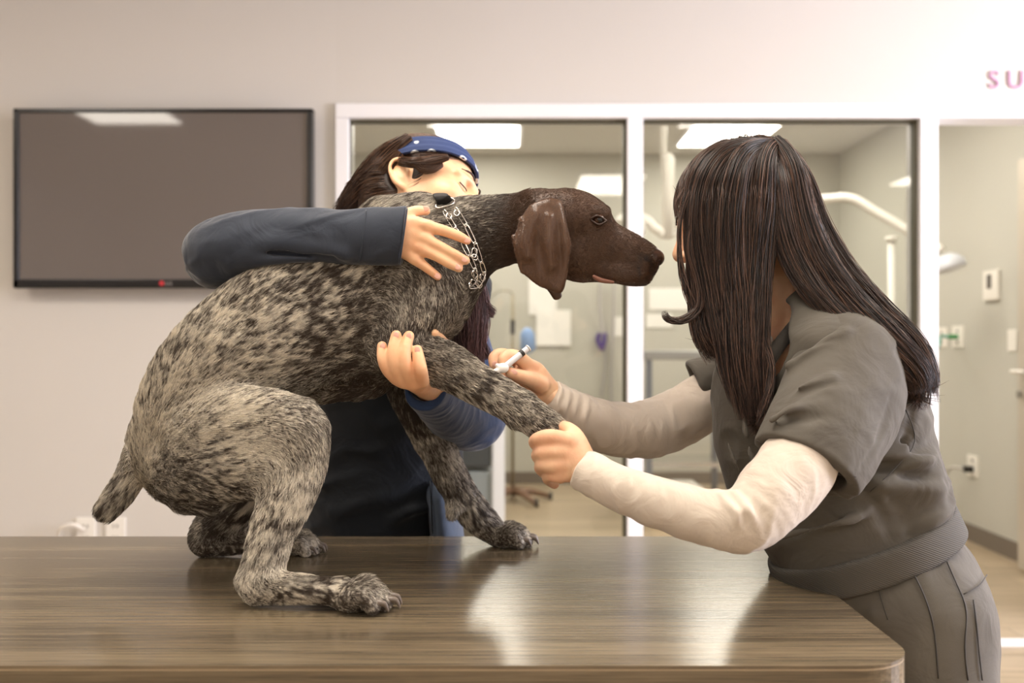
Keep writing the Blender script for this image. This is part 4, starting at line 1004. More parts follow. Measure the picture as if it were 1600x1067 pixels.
# top: torso with both sleeves
S = SDF()
S.px([(640, 436, 1.93, 128, 72), (622, 560, 1.965, 124, 84), (606, 690, 2.02, 118, 86), (598, 800, 2.055, 124, 88), (598, 880, 2.09, 130, 92)], k=.03)
S.px([(655, 392, 1.88, 46, 40), (650, 420, 1.90, 80, 56)], k=.04)
S.px([(550, 410, 1.90, 70, 55), (500, 395, 1.83, 56, 48)], k=.04)
S.px([(685, 450, 1.93, 62, 52), (700, 500, 1.93, 52, 46)], k=.04)
for a_, b_ in (((500, 760), (640, 720)), ((520, 800), (660, 770)), ((560, 700), (660, 690)), ((600, 820), (680, 790))):
    S.px([(a_[0], a_[1], 1.955, 3, 3), ((a_[0]+b_[0])/2, (a_[1]+b_[1])/2-6, 1.935, 5, 6), (b_[0], b_[1], 1.955, 3, 3)], k=.02)
S.cut((0, 0, .70), (0, 0, -1), (hz[0]-.3, 1.8, .5), (hz[0]+.3, 2.4, .72))
S.wrinkle((.8, 0, .45), .2, .05, .005, 33)
vt, ft = S.mesh(.0036, 1)
np_mesh('scrub_top', vt, ft, M_scrubn, pa)
def sleeve(st, name, m, folds=(), cuts=(), h=.0024, amp=.0038):
    S = SDF().px(st, k=.012)
    for fo in folds: S.px(fo[0], k=fo[1], op=fo[2])
    for o, nn, hole in cuts:
        o = np.array(o); S.cut(o, nn, o-.09, o+.09)
        if hole: nn = nz(nn); S.seg(o+nn*.02, o-nn*.035, hole, hole, k=.003, op='sub')
    S.wrinkle(nz(np.array([1, 0, .25])), .12, .026, amp, 31)
    v, f = S.mesh(h, 1); return S, v, f, np_mesh(name, v, f, m, pa)
c = P(631, 368, 1.487)
sA, vA, fA, oA = sleeve([(560, 392, 1.90, 60), (450, 385, 1.75, 54), (372, 390, 1.64, 54), (340, 398, 1.585, 53), (375, 385, 1.56, 54), (430, 376, 1.54, 50, 46), (520, 370, 1.51, 44, 38), (580, 369, 1.495, 44, 32), (650, 368, 1.483, 46, 29)], 'sleeve', M_navylit,
    folds=[([(385, 400, 1.515, 4, 4), (430, 382, 1.497, 7, 7), (480, 386, 1.486, 5, 5), (540, 398, 1.478, 3, 3)], .02, 'u'), ([(400, 345, 1.53, 3), (470, 352, 1.50, 5), (545, 350, 1.482, 3)], .02, 'u'),
           ([(360, 412, 1.525, 3), (420, 408, 1.50, 5), (480, 404, 1.49, 3)], .02, 'u'), ([(395, 392, 1.505, 2), (450, 394, 1.492, 3.5), (520, 402, 1.480, 2)], .012, 'sub'), ([(330, 350, 1.55, 2), (312, 375, 1.55, 3), (300, 400, 1.56, 2)], .01, 'sub')],
    cuts=[(c, P(660, 372, 1.49)-P(600, 366, 1.49), (.027, .0155))])
seam(vA, [(572, 328), (570, 350), (566, 380), (562, 410)], .0009, M_navylit, oA, 'cuff_seam')
seam(vA, [(636, 326), (633, 350), (628, 385), (624, 413)], .0014, M_navylit, oA, 'cuff_hem')
sB, vB, fB, oB = sleeve([(688, 470, 1.93, 54), (722, 560, 1.92, 50), (745, 620, 1.88, 48), (738, 654, 1.83, 50), (710, 645, 1.75, 46), (684, 622, 1.645, 40), (662, 607, 1.55, 33)], 'sleeve', M_navyb,
    folds=[([(700, 575, 1.70, 3), (745, 600, 1.76, 5), (775, 640, 1.80, 3)], .02, 'u'), ([(690, 640, 1.69, 3), (725, 668, 1.75, 4), (760, 690, 1.80, 3)], .02, 'u')],
    cuts=[(P(662, 602, 1.56), P(650, 596, 1.50)-P(690, 618, 1.64), (.024, .024))], amp=.002)
# lower garment: pocket panel and trousers
S = SDF()
S.px([(690, 760, 2.0, 26, 70), (700, 850, 2.02, 26, 76)], k=.02); v, f = S.mesh(.004, 1)
pk = np_mesh('side_pocket', v, f, M_pocket, pa)
seam(v, [(672, 752), (674, 790), (676, 834)], .0016, M_scrubn, pk)
S = SDF(); 
for q in (-1, 1): S.chain([hz+np.array([q*.065, 0, -.0]), (hz[0]+q*.085, 2.09, .45), (hz[0]+q*.09, 2.10, .06)], [(.105, .105), (.08, .08), (.065, .07)], k=.03)
S.cut((0, 0, .05), (0, 0, -1), (hz[0]-.3, 1.8, -.1), (hz[0]+.3, 2.4, .055))
v, f = S.mesh(.005, 1); np_mesh('trousers', v, f, M_scrubn, pa)
M_shoe = mat('dark shoe', lin(40, 40, 42), .6)
def shoes(cx, cy, dirx, diry, parent, gap=.09, perp=(1, 0)):
    for q in (-1, 1):
        a = np.array([cx+q*gap*perp[0], cy+q*gap*perp[1], .045]); t = np.array([dirx, diry, 0.])
        S = SDF().chain([a-t*.06, a+t*.02, a+t*.12-np.array([0, 0, .008]), a+t*.17-np.array([0, 0, .012])], [(.035, .042), (.045, .045), (.045, .032), (.035, .026)], V=(0, 0, 1), k=.02); S.cut((0, 0, 0.0), (0, 0, -1), a-.3, np.array([a[0]+.3, a[1]+.3, .003]))
        v, f = S.mesh(.004, 1); np_mesh('shoe', v, f, M_shoe, parent)
shoes(hz[0], 2.10, .35, -.93, pa)
# ------------------------------------------------------------------ person in grey scrubs on the right
M_grey = cloth('grey scrub cotton', lin(92, 87, 79), lin(86, 81, 74), rough=.8, sheen=.1)
M_greyd = cloth('dark grey scrub band', lin(70, 66, 61), lin(66, 62, 58), rough=.8)
M_greyp = cloth('grey scrub trousers', lin(96, 91, 83), lin(90, 85, 78), rough=.8)
M_pipe = mat('dark piping', lin(52, 48, 44), .6)
def cream():
    m = cloth('cream knit', lin(212, 200, 186), lin(204, 191, 177), weave=1400, bs=.5, sheen=.3, wr=20); return m
M_cream = cream()
M_hairv = hair_mat('dark brown hair strands', lin(28, 20, 17), lin(112, 84, 70), .28); M_hairvc = mat('dark hair core', lin(26, 19, 17), .5)
pv = empty('person', (.62, 1.56, 0), 'person with long dark hair in grey scrubs holding syringe and dog paw', 'person')
Mv = frame((-.93, .14, -.32), (-.28, .06, .95))
OV = P(1149, 330, 1.60)
S = SDF(); LV = head(S, OV, Mv)
S.chain([LV(-.03, 0, -.05), P(1196, 420, 1.60), P(1238, 500, 1.595), P(1270, 560, 1.59)], [.052, .050, .056, .07], k=.02)
S.px([(1256, 560, 1.59, 80, 120), (1275, 650, 1.585, 130, 120), (1310, 760, 1.57, 118, 110), (1370, 880, 1.56, 112, 110), (1430, 980, 1.56, 110, 120)], k=.03)
hv = np.array([.61, 1.56, .72])
for q in (-1, 1): S.chain([hv+np.array([-.01, q*.09, 0]), (.66, 1.56+q*.10, .42), (.70, 1.56+q*.11, .09)], [.085, .055, .038], V=(1, 0, 0), k=.02)
S.px([(1305, 590, 1.46, 50), (1250, 720, 1.355, 42), (1168, 815, 1.305, 38), (1060, 796, 1.325, 34), (960, 760, 1.365, 26), (905, 733, 1.39, 22)], k=.01)
S.px([(1235, 580, 1.76, 50), (1120, 612, 1.745, 38), (1035, 668, 1.71, 34), (960, 668, 1.64, 31), (900, 645, 1.585, 25), (862, 620, 1.555, 20)], k=.01)
v1, f1 = S.mesh(.0030, 1)
HC = SDF()   # lower hand round the paw
HC.px([(930, 742, 1.385, 24, 19), (905, 728, 1.39, 27, 20), (884, 712, 1.392, 35, 19), (866, 705, 1.392, 33, 15)], k=.012)
HC.px([(888, 688, 1.386, 12, 12), (860, 683, 1.382, 13, 11), (841, 686, 1.392, 11, 10), (836, 692, 1.425, 10, 10), (848, 700, 1.465, 9, 9), (870, 705, 1.475, 8, 8)], k=.007)
HC.px([(878, 706, 1.384, 12, 12), (860, 706, 1.381, 12, 11), (845, 708, 1.391, 11, 10), (840, 713, 1.425, 10, 10), (850, 722, 1.465, 9, 9), (872, 728, 1.475, 8, 8)], k=.007)
HC.px([(880, 726, 1.386, 12, 12), (862, 727, 1.383, 12, 11), (848, 727, 1.394, 10.5, 10), (845, 732, 1.425, 10, 10), (856, 742, 1.46, 9, 9), (876, 748, 1.47, 8, 8)], k=.007)
HC.px([(886, 742, 1.39, 11, 12), (872, 744, 1.388, 11, 10), (860, 743, 1.398, 9.5, 9), (856, 748, 1.425, 9, 9), (866, 756, 1.455, 8, 8)], k=.007)
HC.px([(912, 712, 1.40, 16, 14), (900, 684, 1.402, 14, 12), (887, 670, 1.418, 11, 11), (874, 668, 1.445, 9.5, 10), (858, 676, 1.475, 8, 8)], k=.01)
vc, fc = HC.mesh(.0013, 1)
HD_ = SDF()   # upper hand with the syringe
HD_.px([(884, 634, 1.575, 24, 20), (862, 620, 1.56, 23, 18), (846, 606, 1.545, 24, 17), (830, 590, 1.535, 27, 17), (820, 582, 1.532, 24, 16)], k=.012)
HD_.px([(828, 574, 1.525, 12, 11), (812, 560, 1.515, 11, 10), (796, 555, 1.507, 10, 10), (787, 561, 1.500, 9, 9), (786, 572, 1.503, 8, 8)], k=.005)
HD_.px([(822, 578, 1.545, 11, 11), (802, 560, 1.542, 10, 10), (783, 553, 1.535, 9.5, 9.5), (772, 559, 1.527, 9, 9), (773, 572, 1.520, 8.5, 8)], k=.005)
HD_.px([(828, 596, 1.55, 12, 12), (806, 588, 1.555, 11, 10), (788, 583, 1.545, 10, 9), (782, 586, 1.530, 9, 9)], k=.005)
HD_.px([(832, 606, 1.55, 11, 12), (812, 600, 1.555, 10, 10), (796, 594, 1.545, 9, 8)], k=.005)
HD_.px([(846, 603, 1.525, 13, 12), (832, 594, 1.512, 12, 11), (815, 588, 1.502, 10.5, 10), (799, 583, 1.497, 9, 9)], k=.008)
vd, fd = HD_.mesh(.0013, 1)
V, Fq = join_vf([(v1, f1), (vc, fc), (vd, fd)])
np_mesh('body', V, Fq, M_skin2, pv)
face_bits(LV, Mv, pv)
nail(vd, 787, 571, 80, pv, 4.2, 5.5); nail(vd, 773, 569, 80, pv, 4.2, 5.5); nail(vd, 803, 581, 20, pv, 4.4, 6)
# syringe
M_clear = thin_glass('clear syringe plastic', (.85, .88, .92, 1), 2.5); M_barrel = mat('frosted clear plastic', lin(222, 222, 226), .15); M_whitep = mat('white plastic hub', lin(250, 246, 242), .35)
a = P(781, 579, 1.485); b_ = P(824, 545, 1.505); ax = nz(b_-a); L_ = np.linalg.norm(b_-a)
sy = empty('syringe', tuple(a), 'small clear syringe with white hub and black plunger band, in fingertips', 'syringe')
MB().tube([a+ax*.012, a+ax*.014, a+ax*(L_*.9), a+ax*L_], [.003, .0048, .0048, .0046], 16).build('barrel', M_barrel, sy, smooth=False)
MB().tube([a+ax*L_*.74, a+ax*L_*.84], .0052, 16).build('plunger_seal', M_blackp, sy)
MB().tube([a+ax*L_*.80, a+ax*L_*1.02], .0022, 10).tube([a+ax*L_*1.02, a+ax*(L_*1.02+.0015)], .0056, 16).build('plunger', M_whitep, sy)
s = SDF().ell(a+ax*.007, (.0085, .0075, .0075), k=0).seg(a-ax*.004+np.array([-.006, 0, 0]), a+ax*.006, .004, .005, k=.003).seg(a+np.array([-.004, 0, .008]), a+ax*.006, .003, .005, k=.003)
v, f = s.mesh(.0009, 0); np_mesh('hub', v, f, M_whitep, sy)
# undershirt sleeves
def sl2(st, folds, cuts, name='undershirt_sleeve', m=None):
    S = SDF().px(st, k=.012)
    for fo in folds: S.px(fo[0], k=fo[1], op=fo[2])
    for o, nn, hole in cuts:
        o = np.array(o); S.cut(o, nn, o-.07, o+.07)
        if hole: nn = nz(nn); S.seg(o+nn*.02, o-nn*.03, hole, hole, k=.002, op='sub')
    S.wrinkle((.1, 0, 1), .07, .020, .0032, 44)
    v, f = S.mesh(.0022, 1); return v, np_mesh(name, v, f, m or M_cream, pv)
rings = []
for (x, y, d, r_, ang) in ((930, 742, 1.372, 30, 0), (943, 750, 1.37, 31, 0), (958, 757, 1.365, 32, 0), (985, 768, 1.35, 34, 0), (1010, 776, 1.345, 36, 0), (1035, 786, 1.33, 38, 0)):
    rings.append(([(x-6+4, y-r_*.85, d-.01, 2.2), (x-2, y-r_*.2, d-r_/F*d*.92, 2.4), (x-10, y+r_*.75, d-.012, 2)], .008, 'u'))
vN, oN = sl2([(1305, 610, 1.45, 44), (1262, 690, 1.375, 52), (1245, 730, 1.35, 60), (1205, 775, 1.32, 57), (1168, 812, 1.305, 50), (1130, 812, 1.305, 46), (1060, 796, 1.32, 41), (1000, 776, 1.345, 37), (950, 754, 1.365, 34), (890, 722, 1.395, 32)],
    rings+[([(1130, 775, 1.29, 2.5), (1150, 800, 1.262, 3.5), (1160, 845, 1.28, 2.5)], .01, 'u'), ([(1145, 770, 1.29, 2.5), (1172, 800, 1.262, 3.5), (1185, 840, 1.28, 2.5)], .01, 'u'), ([(1160, 760, 1.30, 2.5), (1195, 790, 1.27, 3), (1215, 820, 1.29, 2)], .01, 'u')],
    [(P(910, 733, 1.385), P(890, 722, 1.395)-P(950, 757, 1.365), (.024, .02))])
rings = []
for (x, y, d, r_) in ((872, 628, 1.55, 25), (884, 636, 1.56, 28), (898, 644, 1.57, 31), (914, 652, 1.58, 34)):
    rings.append(([(x+4, y-r_*.8, d-.012, 2.2), (x, y, d-r_/F*d*.92, 2.4), (x-6, y+r_*.8, d-.012, 2)], .008, 'u'))
vFr, oFr = sl2([(1200, 590, 1.76, 56), (1120, 618, 1.745, 46), (1075, 645, 1.725, 45), (1035, 664, 1.71, 46), (1000, 672, 1.67, 44), (950, 668, 1.63, 41), (905, 650, 1.59, 36), (870, 628, 1.565, 29), (845, 608, 1.545, 25)],
    rings+[([(1000, 632, 1.67, 2), (1030, 650, 1.665, 3), (1075, 660, 1.68, 2)], .01, 'u'), ([(1005, 640, 1.66, 2), (1050, 672, 1.665, 3), (1095, 650, 1.69, 2)], .01, 'u')],
    [(P(857, 617, 1.553), P(845, 608, 1.545)-P(885, 636, 1.57), (.019, .019))])
# undershirt at the neck
S = SDF().px([(1228, 470, 1.595, 48, 56), (1215, 540, 1.59, 80, 90), (1225, 600, 1.59, 95, 110)], k=.02); v, f = S.mesh(.004, 1)
# scrub top
S = SDF()
S.px([(1262, 545, 1.59, 96, 150), (1266, 620, 1.59, 152, 150), (1290, 710, 1.585, 160, 138), (1318, 780, 1.575, 148, 130), (1342, 840, 1.565, 138, 126)], k=.03)
S.px([(1240, 500, 1.59, 64, 80), (1255, 530, 1.59, 84, 130)], k=.03)
S.px([(1310, 560, 1.59, 84, 150), (1340, 630, 1.58, 92, 120)], k=.04)
S.px([(1290, 545, 1.46, 50, 50), (1330, 600, 1.46, 70, 60)], k=.03)
S.px([(1385, 735, 1.55, 72, 110), (1400, 775, 1.55, 74, 110)], k=.02)
# bunching above the band and long folds
S.px([(1330, 770, 1.455, 5), (1390, 752, 1.45, 9), (1440, 742, 1.48, 12), (1462, 740, 1.54, 10)], k=.016)
S.px([(1340, 800, 1.455, 4), (1400, 790, 1.45, 8), (1455, 775, 1.48, 11), (1472, 775, 1.54, 10)], k=.014)
S.px([(1350, 720, 1.45, 3), (1400, 700, 1.46, 5), (1440, 668, 1.49, 4)], k=.02)
S.px([(1215, 840, 1.47, 4), (1290, 822, 1.432, 5), (1380, 800, 1.445, 3)], k=.016)
S.px([(1370, 760, 1.44, 3), (1400, 800, 1.435, 5), (1420, 832, 1.45, 3)], k=.014)
S.px([(1132, 640, 1.50, 3), (1140, 700, 1.48, 5), (1165, 760, 1.47, 3)], k=.02)
S.px([(1160, 640, 1.47, 3), (1170, 700, 1.455, 4), (1190, 750, 1.45, 3)], k=.02)
S.chain([P(1190, 430, 1.60), P(1222, 480, 1.595), P(1180, 555, 1.50)], [(.052, .058), (.056, .062), (.045, .06)], k=.004, op='sub')
S.seg(P(1225, 440, 1.6), P(1245, 505, 1.595), (.058, .06), (.05, .05), k=.004, op='sub')
S.cut(P(1350, 868, 1.56), nz(P(1322, 905, 1.56)-P(1350, 830, 1.56))*np.array([1, 0, 1]), P(1340, 960, 1.3)-.2, P(1500, 760, 1.8)+.1) if False else None
V0 = S.mesh(.008, 0)[0]
for pts_, r_ in (([(1338, 746), (1387, 772), (1418, 806), (1424, 838)], .006), ([(1468, 748), (1430, 744), (1385, 736), (1350, 720)], .006), ([(1472, 792), (1440, 800), (1404, 822)], .005), ([(1290, 838), (1340, 822), (1390, 790)], .004), ([(1134, 640), (1150, 700), (1180, 765)], .004), ([(1165, 690), (1200, 765)], .004), ([(1425, 640), (1415, 690), (1375, 720)], .004), ([(1350, 770), (1380, 800), (1390, 835)], .003)):
    S.crease(V0, pts_, r_, k=.014)
for pts_, r_ in (([(1360, 752), (1405, 762), (1450, 765), (1468, 765)], .006), ([(1450, 722), (1410, 716), (1375, 705)], .005)):
    S.crease(V0, pts_, r_, k=.018, op='u', lift=-.001)
S.wrinkle((.9, 0, .25), .16, .045, .0045, 41)
S.wrinkle((.8, 0, .35), .12, .028, .011, 42, c=P(1420, 755, 1.48), rad=.15)
vS, fS = S.mesh(.0034, 1); oS = np_mesh('scrub_top', vS, fS, M_grey, pv)
def ssl(st, cutp, cutn, folds=(), hole=None, cr=()):
    S = SDF().px(st, k=.02)
    for fo in folds: S.px(fo[0], k=fo[1], op=fo[2])
    o = np.array(cutp); S.cut(o, cutn, o-.12, o+.12); nn = nz(cutn); S.seg(o+nn*.02, o-nn*.03, hole, hole, k=.002, op='sub')
    if cr:
        V0 = S.mesh(.007, 0)[0]
        for pts_, r_ in cr: S.crease(V0, pts_, r_, k=.010)
    S.wrinkle((.8, 0, .5), .12, .04, .0040, 43)
    v, f = S.mesh(.0026, 1); return v, np_mesh('short_sleeve', v, f, M_grey, pv)
vSl, oSl = ssl([(1325, 560, 1.48, 84, 78), (1316, 620, 1.44, 94, 82), (1284, 685, 1.385, 92, 80), (1257, 732, 1.36, 87, 76), (1232, 775, 1.34, 84, 72)], P(1257, 727, 1.36), P(1238, 770, 1.343)-P(1276, 695, 1.372),
    folds=[([(1200, 640, 1.345, 3), (1240, 610, 1.35, 6), (1300, 590, 1.365, 3)], .016, 'u'), ([(1205, 655, 1.335, 3), (1230, 640, 1.33, 6), (1290, 632, 1.345, 3)], .014, 'u'), ([(1208, 648, 1.33, 2.5), (1240, 626, 1.325, 4), (1290, 612, 1.34, 2.5)], .012, 'sub'), ([(1390, 640, 1.43, 3), (1375, 690, 1.395, 5), (1345, 735, 1.36, 3)], .02, 'u'), ([(1230, 570, 1.42, 3), (1270, 540, 1.41, 4), (1320, 520, 1.42, 3)], .016, 'u')], hole=(.060, .050), cr=[([(1196, 652), (1216, 634), (1250, 612), (1300, 598)], .005), ([(1214, 648), (1245, 656), (1285, 650)], .004), ([(1240, 560), (1262, 540), (1310, 528)], .003), ([(1395, 620), (1385, 670), (1350, 730)], .004)])
vS2, oS2 = ssl([(1220, 570, 1.76, 60), (1150, 590, 1.755, 50), (1100, 605, 1.745, 47), (1060, 622, 1.735, 46)], P(1088, 606, 1.745), P(1060, 622, 1.745)-P(1150, 590, 1.745), hole=(.042, .042))
seam(vSl, [(1183, 688), (1215, 712), (1270, 735), (1338, 745)], .0007, M_greyd, oSl, 'hem_seam')
seam(vS, [(1415, 640), (1432, 690), (1400, 730), (1360, 768)], .0008, M_greyd, oS, 'side_seam')
# V collar band
S = SDF().px([(1268, 478, 1.56, 9, 6), (1236, 515, 1.50, 11, 6), (1200, 565, 1.475, 12, 6), (1172, 618, 1.475, 12, 6)], k=.004).px([(1268, 478, 1.56, 8, 6), (1262, 462, 1.62, 8, 6), (1222, 470, 1.68, 8, 6), (1170, 545, 1.70, 8, 6)], k=.004)
v, f = S.mesh(.002, 1); np_mesh('collar_band', v, f, M_greyd, pv)
S = SDF().px([(1200, 530, 1.53, 9, 8), (1186, 560, 1.51, 14, 8), (1178, 600, 1.50, 10, 8)], k=.004); v, f = S.mesh(.003, 1); np_mesh('undershirt', v, f, M_cream, pv)
# trousers with ribbed waistband
S = SDF()
S.px([(1358, 885, 1.56, 128, 122), (1392, 930, 1.56, 136, 130), (1418, 1000, 1.56, 130, 130)], k=.03)
for q in (-1, 1): S.chain([hv+np.array([0, q*.07, .05]), hv+np.array([0.0, q*.085, -.05]), (.66, 1.56+q*.10, .42), (.70, 1.56+q*.11, .06)], [(.108, .105), (.105, .10), (.088, .085), (.075, .075)], V=(1, 0, 0), k=.03)
S.px([(1370, 965, 1.43, 3), (1410, 985, 1.42, 5), (1450, 1040, 1.42, 3)], k=.02); S.px([(1490, 900, 1.45, 3), (1500, 960, 1.44, 5), (1505, 1040, 1.45, 3)], k=.02)
S.cut((0, 0, .05), (0, 0, -1), (.3, 1.2, -.1), (1.1, 2, .055))
S.wrinkle((.2, 0, 1), .25, .06, .004, 45)
vP, fP = S.mesh(.004, 1)
_keep = None
oP = np_mesh('trousers', vP, fP, M_greyp, pv)
bandc = P(1350, 853, 1.565); bax = nz(np.array([-.36, 0, .93]))
S = SDF(); S.chain([bandc-bax*.022, bandc+bax*.022], [(.153, .144), (.150, .141)], k=0, n=2)
def ribm():
    m = mat('ribbed waistband knit', lin(80, 76, 70), .85); n, l = NT(m); b = n['Principled BSDF']
    tc = n.new('ShaderNodeTexCoord'); mp = n.new('ShaderNodeMapping'); mp.inputs['Rotation'].default_value = (0, math.radians(-21), 0); wv = n.new('ShaderNodeTexWave'); wv.bands_direction = 'Z'; wv.inputs['Scale'].default_value = 110; l.new(tc.outputs['Object'], mp.inputs[0]); l.new(mp.outputs[0], wv.inputs[0])
    bp = n.new('ShaderNodeBump'); bp.inputs['Strength'].default_value = .5; bp.inputs['Distance'].default_value = .001; l.new(wv.outputs[0], bp.inputs['Height']); l.new(bp.outputs[0], b.inputs['Normal']); return m
S.cut(bandc+bax*.024, bax, bandc-.3, bandc+.3); S.cut(bandc-bax*.024, -bax, bandc-.3, bandc+.3)
v, f = S.mesh(.003, 1); np_mesh('waistband', v, f, ribm(), pv)
for pts_ in ([(1428, 897), (1446, 935), (1460, 985), (1466, 1060)], [(1480, 878), (1496, 915), (1511, 954), (1507, 1011), (1513, 1063)], [(1521, 937), (1526, 975), (1530, 1020), (1535, 1063)]): seam(vP, pts_, .0011, M_pipe, oP, 'piping')
seam(vP, [(1371, 914), (1378, 940), (1387, 968)], .0008, M_greyd, oP, 'pocket_seam'); seam(vP, [(1506, 928), (1530, 915), (1542, 898)], .0009, M_greyd, oP, 'pocket_seam')
seam(vP, [(1325, 918), (1350, 914), (1371, 912)], .0008, M_greyd, oP, 'pocket_seam')
shoes(.70, 1.56, -1, .05, pv, gap=.11, perp=(0, 1))
# pen at the belly
pn = P(1228, 873, 1.60)
# hair
S = SDF()
S.ell(LV(-.018, 0, .020), (.106, .086, .092), k=0, rot=Mv)
S.ell(LV(-.055, 0, -.02), (.062, .078, .085), k=.02, rot=Mv)
S.ell(LV(.088, 0, -.045), (.085, .085, .098), k=.006, op='sub', rot=Mv)
S.px([(1100, 300, 1.54, 28, 18), (1092, 380, 1.525, 24, 14), (1106, 460, 1.52, 18, 12), (1118, 520, 1.52, 14, 12)], k=.02)
S.px([(1140, 300, 1.52, 40, 24), (1135, 390, 1.505, 38, 18), (1146, 480, 1.495, 34, 18), (1160, 560, 1.485, 28, 18), (1178, 630, 1.475, 16, 14)], k=.02)
S.px([(1188, 300, 1.52, 38, 26), (1180, 400, 1.505, 32, 20), (1172, 480, 1.495, 26, 18), (1178, 560, 1.485, 24, 18), (1186, 630, 1.475, 16, 14)], k=.02)
S.px([(1215, 290, 1.56, 40, 50), (1248, 360, 1.555, 38, 46), (1285, 430, 1.53, 38, 36), (1335, 490, 1.50, 34, 30), (1390, 540, 1.47, 30, 26), (1430, 590, 1.46, 22, 20)], k=.02)
v, f = S.mesh(.003, 1); hvv = np_mesh('hair', v, f, M_hairvc, pv)
cap_fur(v, f, Mv, OV, 14000, .05, M_hairv, hvv, 13, np.array([0, -.25, -1.]))
B = [(2, [(1190, 233, 1.57, 16, 20), (1125, 238, 1.54, 16, 16), (1092, 275, 1.525, 16, 16), (1080, 330, 1.52, 12, 14), (1084, 400, 1.515, 11, 12), (1090, 470, 1.51, 14, 12), (1098, 520, 1.50, 16, 12), (1122, 560, 1.50, 20, 12)]),
     (4, [(1195, 232, 1.56, 18, 20), (1140, 240, 1.525, 20, 18), (1108, 290, 1.505, 26, 16), (1104, 370, 1.50, 28, 16), (1120, 450, 1.495, 28, 14), (1135, 520, 1.485, 24, 16), (1150, 580, 1.48, 26, 16), (1166, 630, 1.47, 24, 16)]),
     (5, [(1200, 231, 1.555, 16, 20), (1165, 245, 1.515, 24, 18), (1148, 310, 1.493, 32, 18), (1146, 400, 1.485, 34, 16), (1152, 480, 1.478, 30, 16), (1160, 560, 1.468, 30, 16), (1178, 655, 1.462, 28, 16)]),
     (5, [(1205, 230, 1.555, 14, 20), (1195, 250, 1.515, 22, 18), (1190, 320, 1.494, 30, 18), (1182, 400, 1.487, 28, 16), (1178, 480, 1.475, 26, 16), (1178, 560, 1.466, 26, 16), (1188, 662, 1.46, 24, 16)]),
     (5, [(1210, 229, 1.56, 16, 24), (1232, 262, 1.53, 24, 26), (1246, 330, 1.51, 28, 26), (1270, 400, 1.495, 32, 26), (1315, 468, 1.475, 34, 24), (1375, 530, 1.448, 34, 20), (1425, 580, 1.44, 30, 18), (1440, 612, 1.44, 20, 14)]),
     (4, [(1215, 232, 1.58, 18, 30), (1252, 280, 1.56, 18, 30), (1278, 350, 1.55, 18, 30), (1315, 420, 1.53, 22, 30), (1370, 485, 1.50, 24, 26), (1425, 540, 1.47, 22, 20), (1450, 590, 1.455, 14, 14), (1448, 612, 1.45, 10, 12)]),
     (3, [(1200, 231, 1.56, 14, 20), (1215, 280, 1.51, 20, 18), (1225, 350, 1.495, 24, 18), (1245, 410, 1.485, 24, 16), (1285, 470, 1.465, 20, 16), (1340, 522, 1.45, 16, 14), (1395, 578, 1.44, 14, 12), (1425, 612, 1.44, 10, 10)]),
     (.10, [(1100, 300, 1.51, 8, 8), (1078, 380, 1.50, 8, 6), (1090, 440, 1.495, 10, 6), (1090, 480, 1.49, 12, 6), (1066, 500, 1.485, 8, 6), (1044, 498, 1.48, 4, 5), (1037, 485, 1.48, 2, 4)]),
     (.12, [(1085, 280, 1.52, 8, 8), (1064, 340, 1.515, 3, 5), (1062, 400, 1.51, 3, 5), (1072, 450, 1.50, 4, 5), (1088, 490, 1.495, 5, 5)]),
     (.3, [(1190, 440, 1.485, 10, 8), (1192, 520, 1.465, 8, 8), (1205, 580, 1.45, 8, 8), (1196, 640, 1.44, 8, 8), (1186, 668, 1.44, 6, 6)])]
pts, rd = locks(B, 17000, 19, rad=.0004, wob=.005, K=20)
hair_curves('hair_strands', pts, rd, M_hairv, hvv, {'tone': np.random.default_rng(4).random(len(pts))**3})
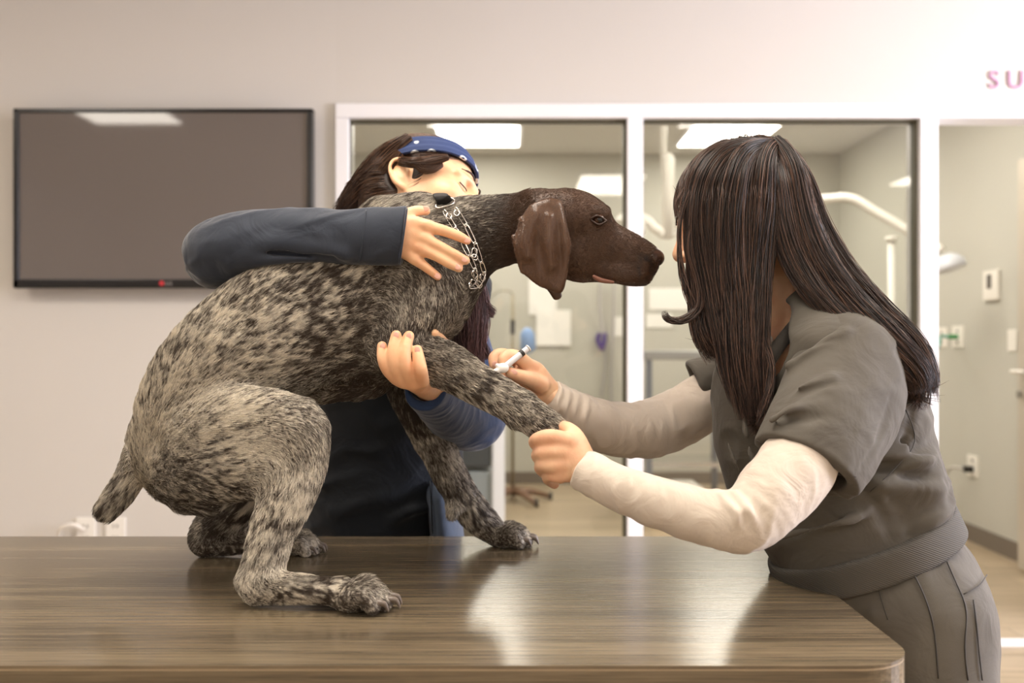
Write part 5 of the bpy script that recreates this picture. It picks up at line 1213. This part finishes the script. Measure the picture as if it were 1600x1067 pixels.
# ------------------------------------------------------------------ chain collar on the dog
M_chain = mat('polished chain steel', lin(222, 218, 212), .18, metal=1)
M_web = cloth('black webbing', lin(34, 32, 30), lin(28, 26, 25), weave=500)
cl = empty('dog_collar', tuple(P(720, 380, 1.55)), 'steel chain training collar with black strap round the dog neck', 'collar')
def onneck(px_, py_, lift=.004): return pick(DV, px_, py_, lift, rad=5)
def link_ring(a, b, w=.0045, r=.0011, m=M_chain, parent=None, tilt=0.0):
    """one elongated wire link from a to b"""
    a = np.array(a); b = np.array(b); ax = nz(b-a); n_ = nz(np.array([0, 1., 0])-ax*ax[1]); sd = np.cross(ax, n_)
    sd = sd*math.cos(tilt)+n_*math.sin(tilt); L = np.linalg.norm(b-a); pts = []
    for k in range(20):
        t = 2*math.pi*k/20; pts.append((a+b)/2+ax*(L/2)*math.copysign(abs(math.cos(t))**.6, math.cos(t))+sd*w*math.copysign(abs(math.sin(t))**.8, math.sin(t)))
    return MB().tube(pts, r, 8, closed=True).build('chain_link', m, parent or cl, smooth=True)
main = [(712, 326), (728, 352), (742, 380), (752, 410), (757, 426), (748, 446), (734, 448)]
second = [(694, 330), (711, 357), (722, 378), (733, 400), (742, 420), (744, 436), (734, 446)]
for path in (main, second):
    for i in range(len(path)-1):
        a, b_ = onneck(*path[i]), onneck(*path[i+1]); d_ = (b_-a)*.06
        link_ring(a-d_, b_+d_, w=.0032, tilt=.25 if i % 2 else -.3)
for (x, y), (x2, y2) in (((703, 334), (700, 341)), ((716, 330), (711, 336)), ((742, 388), (740, 402)), ((738, 400), (746, 404)), ((738, 425), (745, 432)), ((750, 430), (757, 437)), ((736, 438), (746, 448)), ((744, 440), (752, 448))):
    link_ring(onneck(x, y, .006), onneck(x2, y2, .006), w=.004, tilt=.2)
# D-ring and strap
p = [onneck(682, 323, .006), onneck(708, 315, .006), onneck(706, 310, .007), onneck(680, 318, .007)]
MB().tube(crom([onneck(681, 320, .006), onneck(684, 325, .007), onneck(706, 319, .007), onneck(710, 313, .006), onneck(704, 309, .006)], 4), .0014, 8).build('buckle_ring', M_chain, cl, smooth=True)
S = SDF().px([(694, 316, 1.548, 12, 5), (686, 306, 1.575, 12, 4), (684, 303, 1.61, 12, 4), (690, 305, 1.65, 12, 4)], k=.003)
S = SDF().chain([onneck(696, 317, .004), P(691, 309, 1.565), P(688, 304, 1.60), P(690, 306, 1.64)], [(.0028, .013)]*4, V=(1, 0, 0), k=0)
v, f = S.mesh(.0014, 1); np_mesh('strap', v, f, M_web, cl)
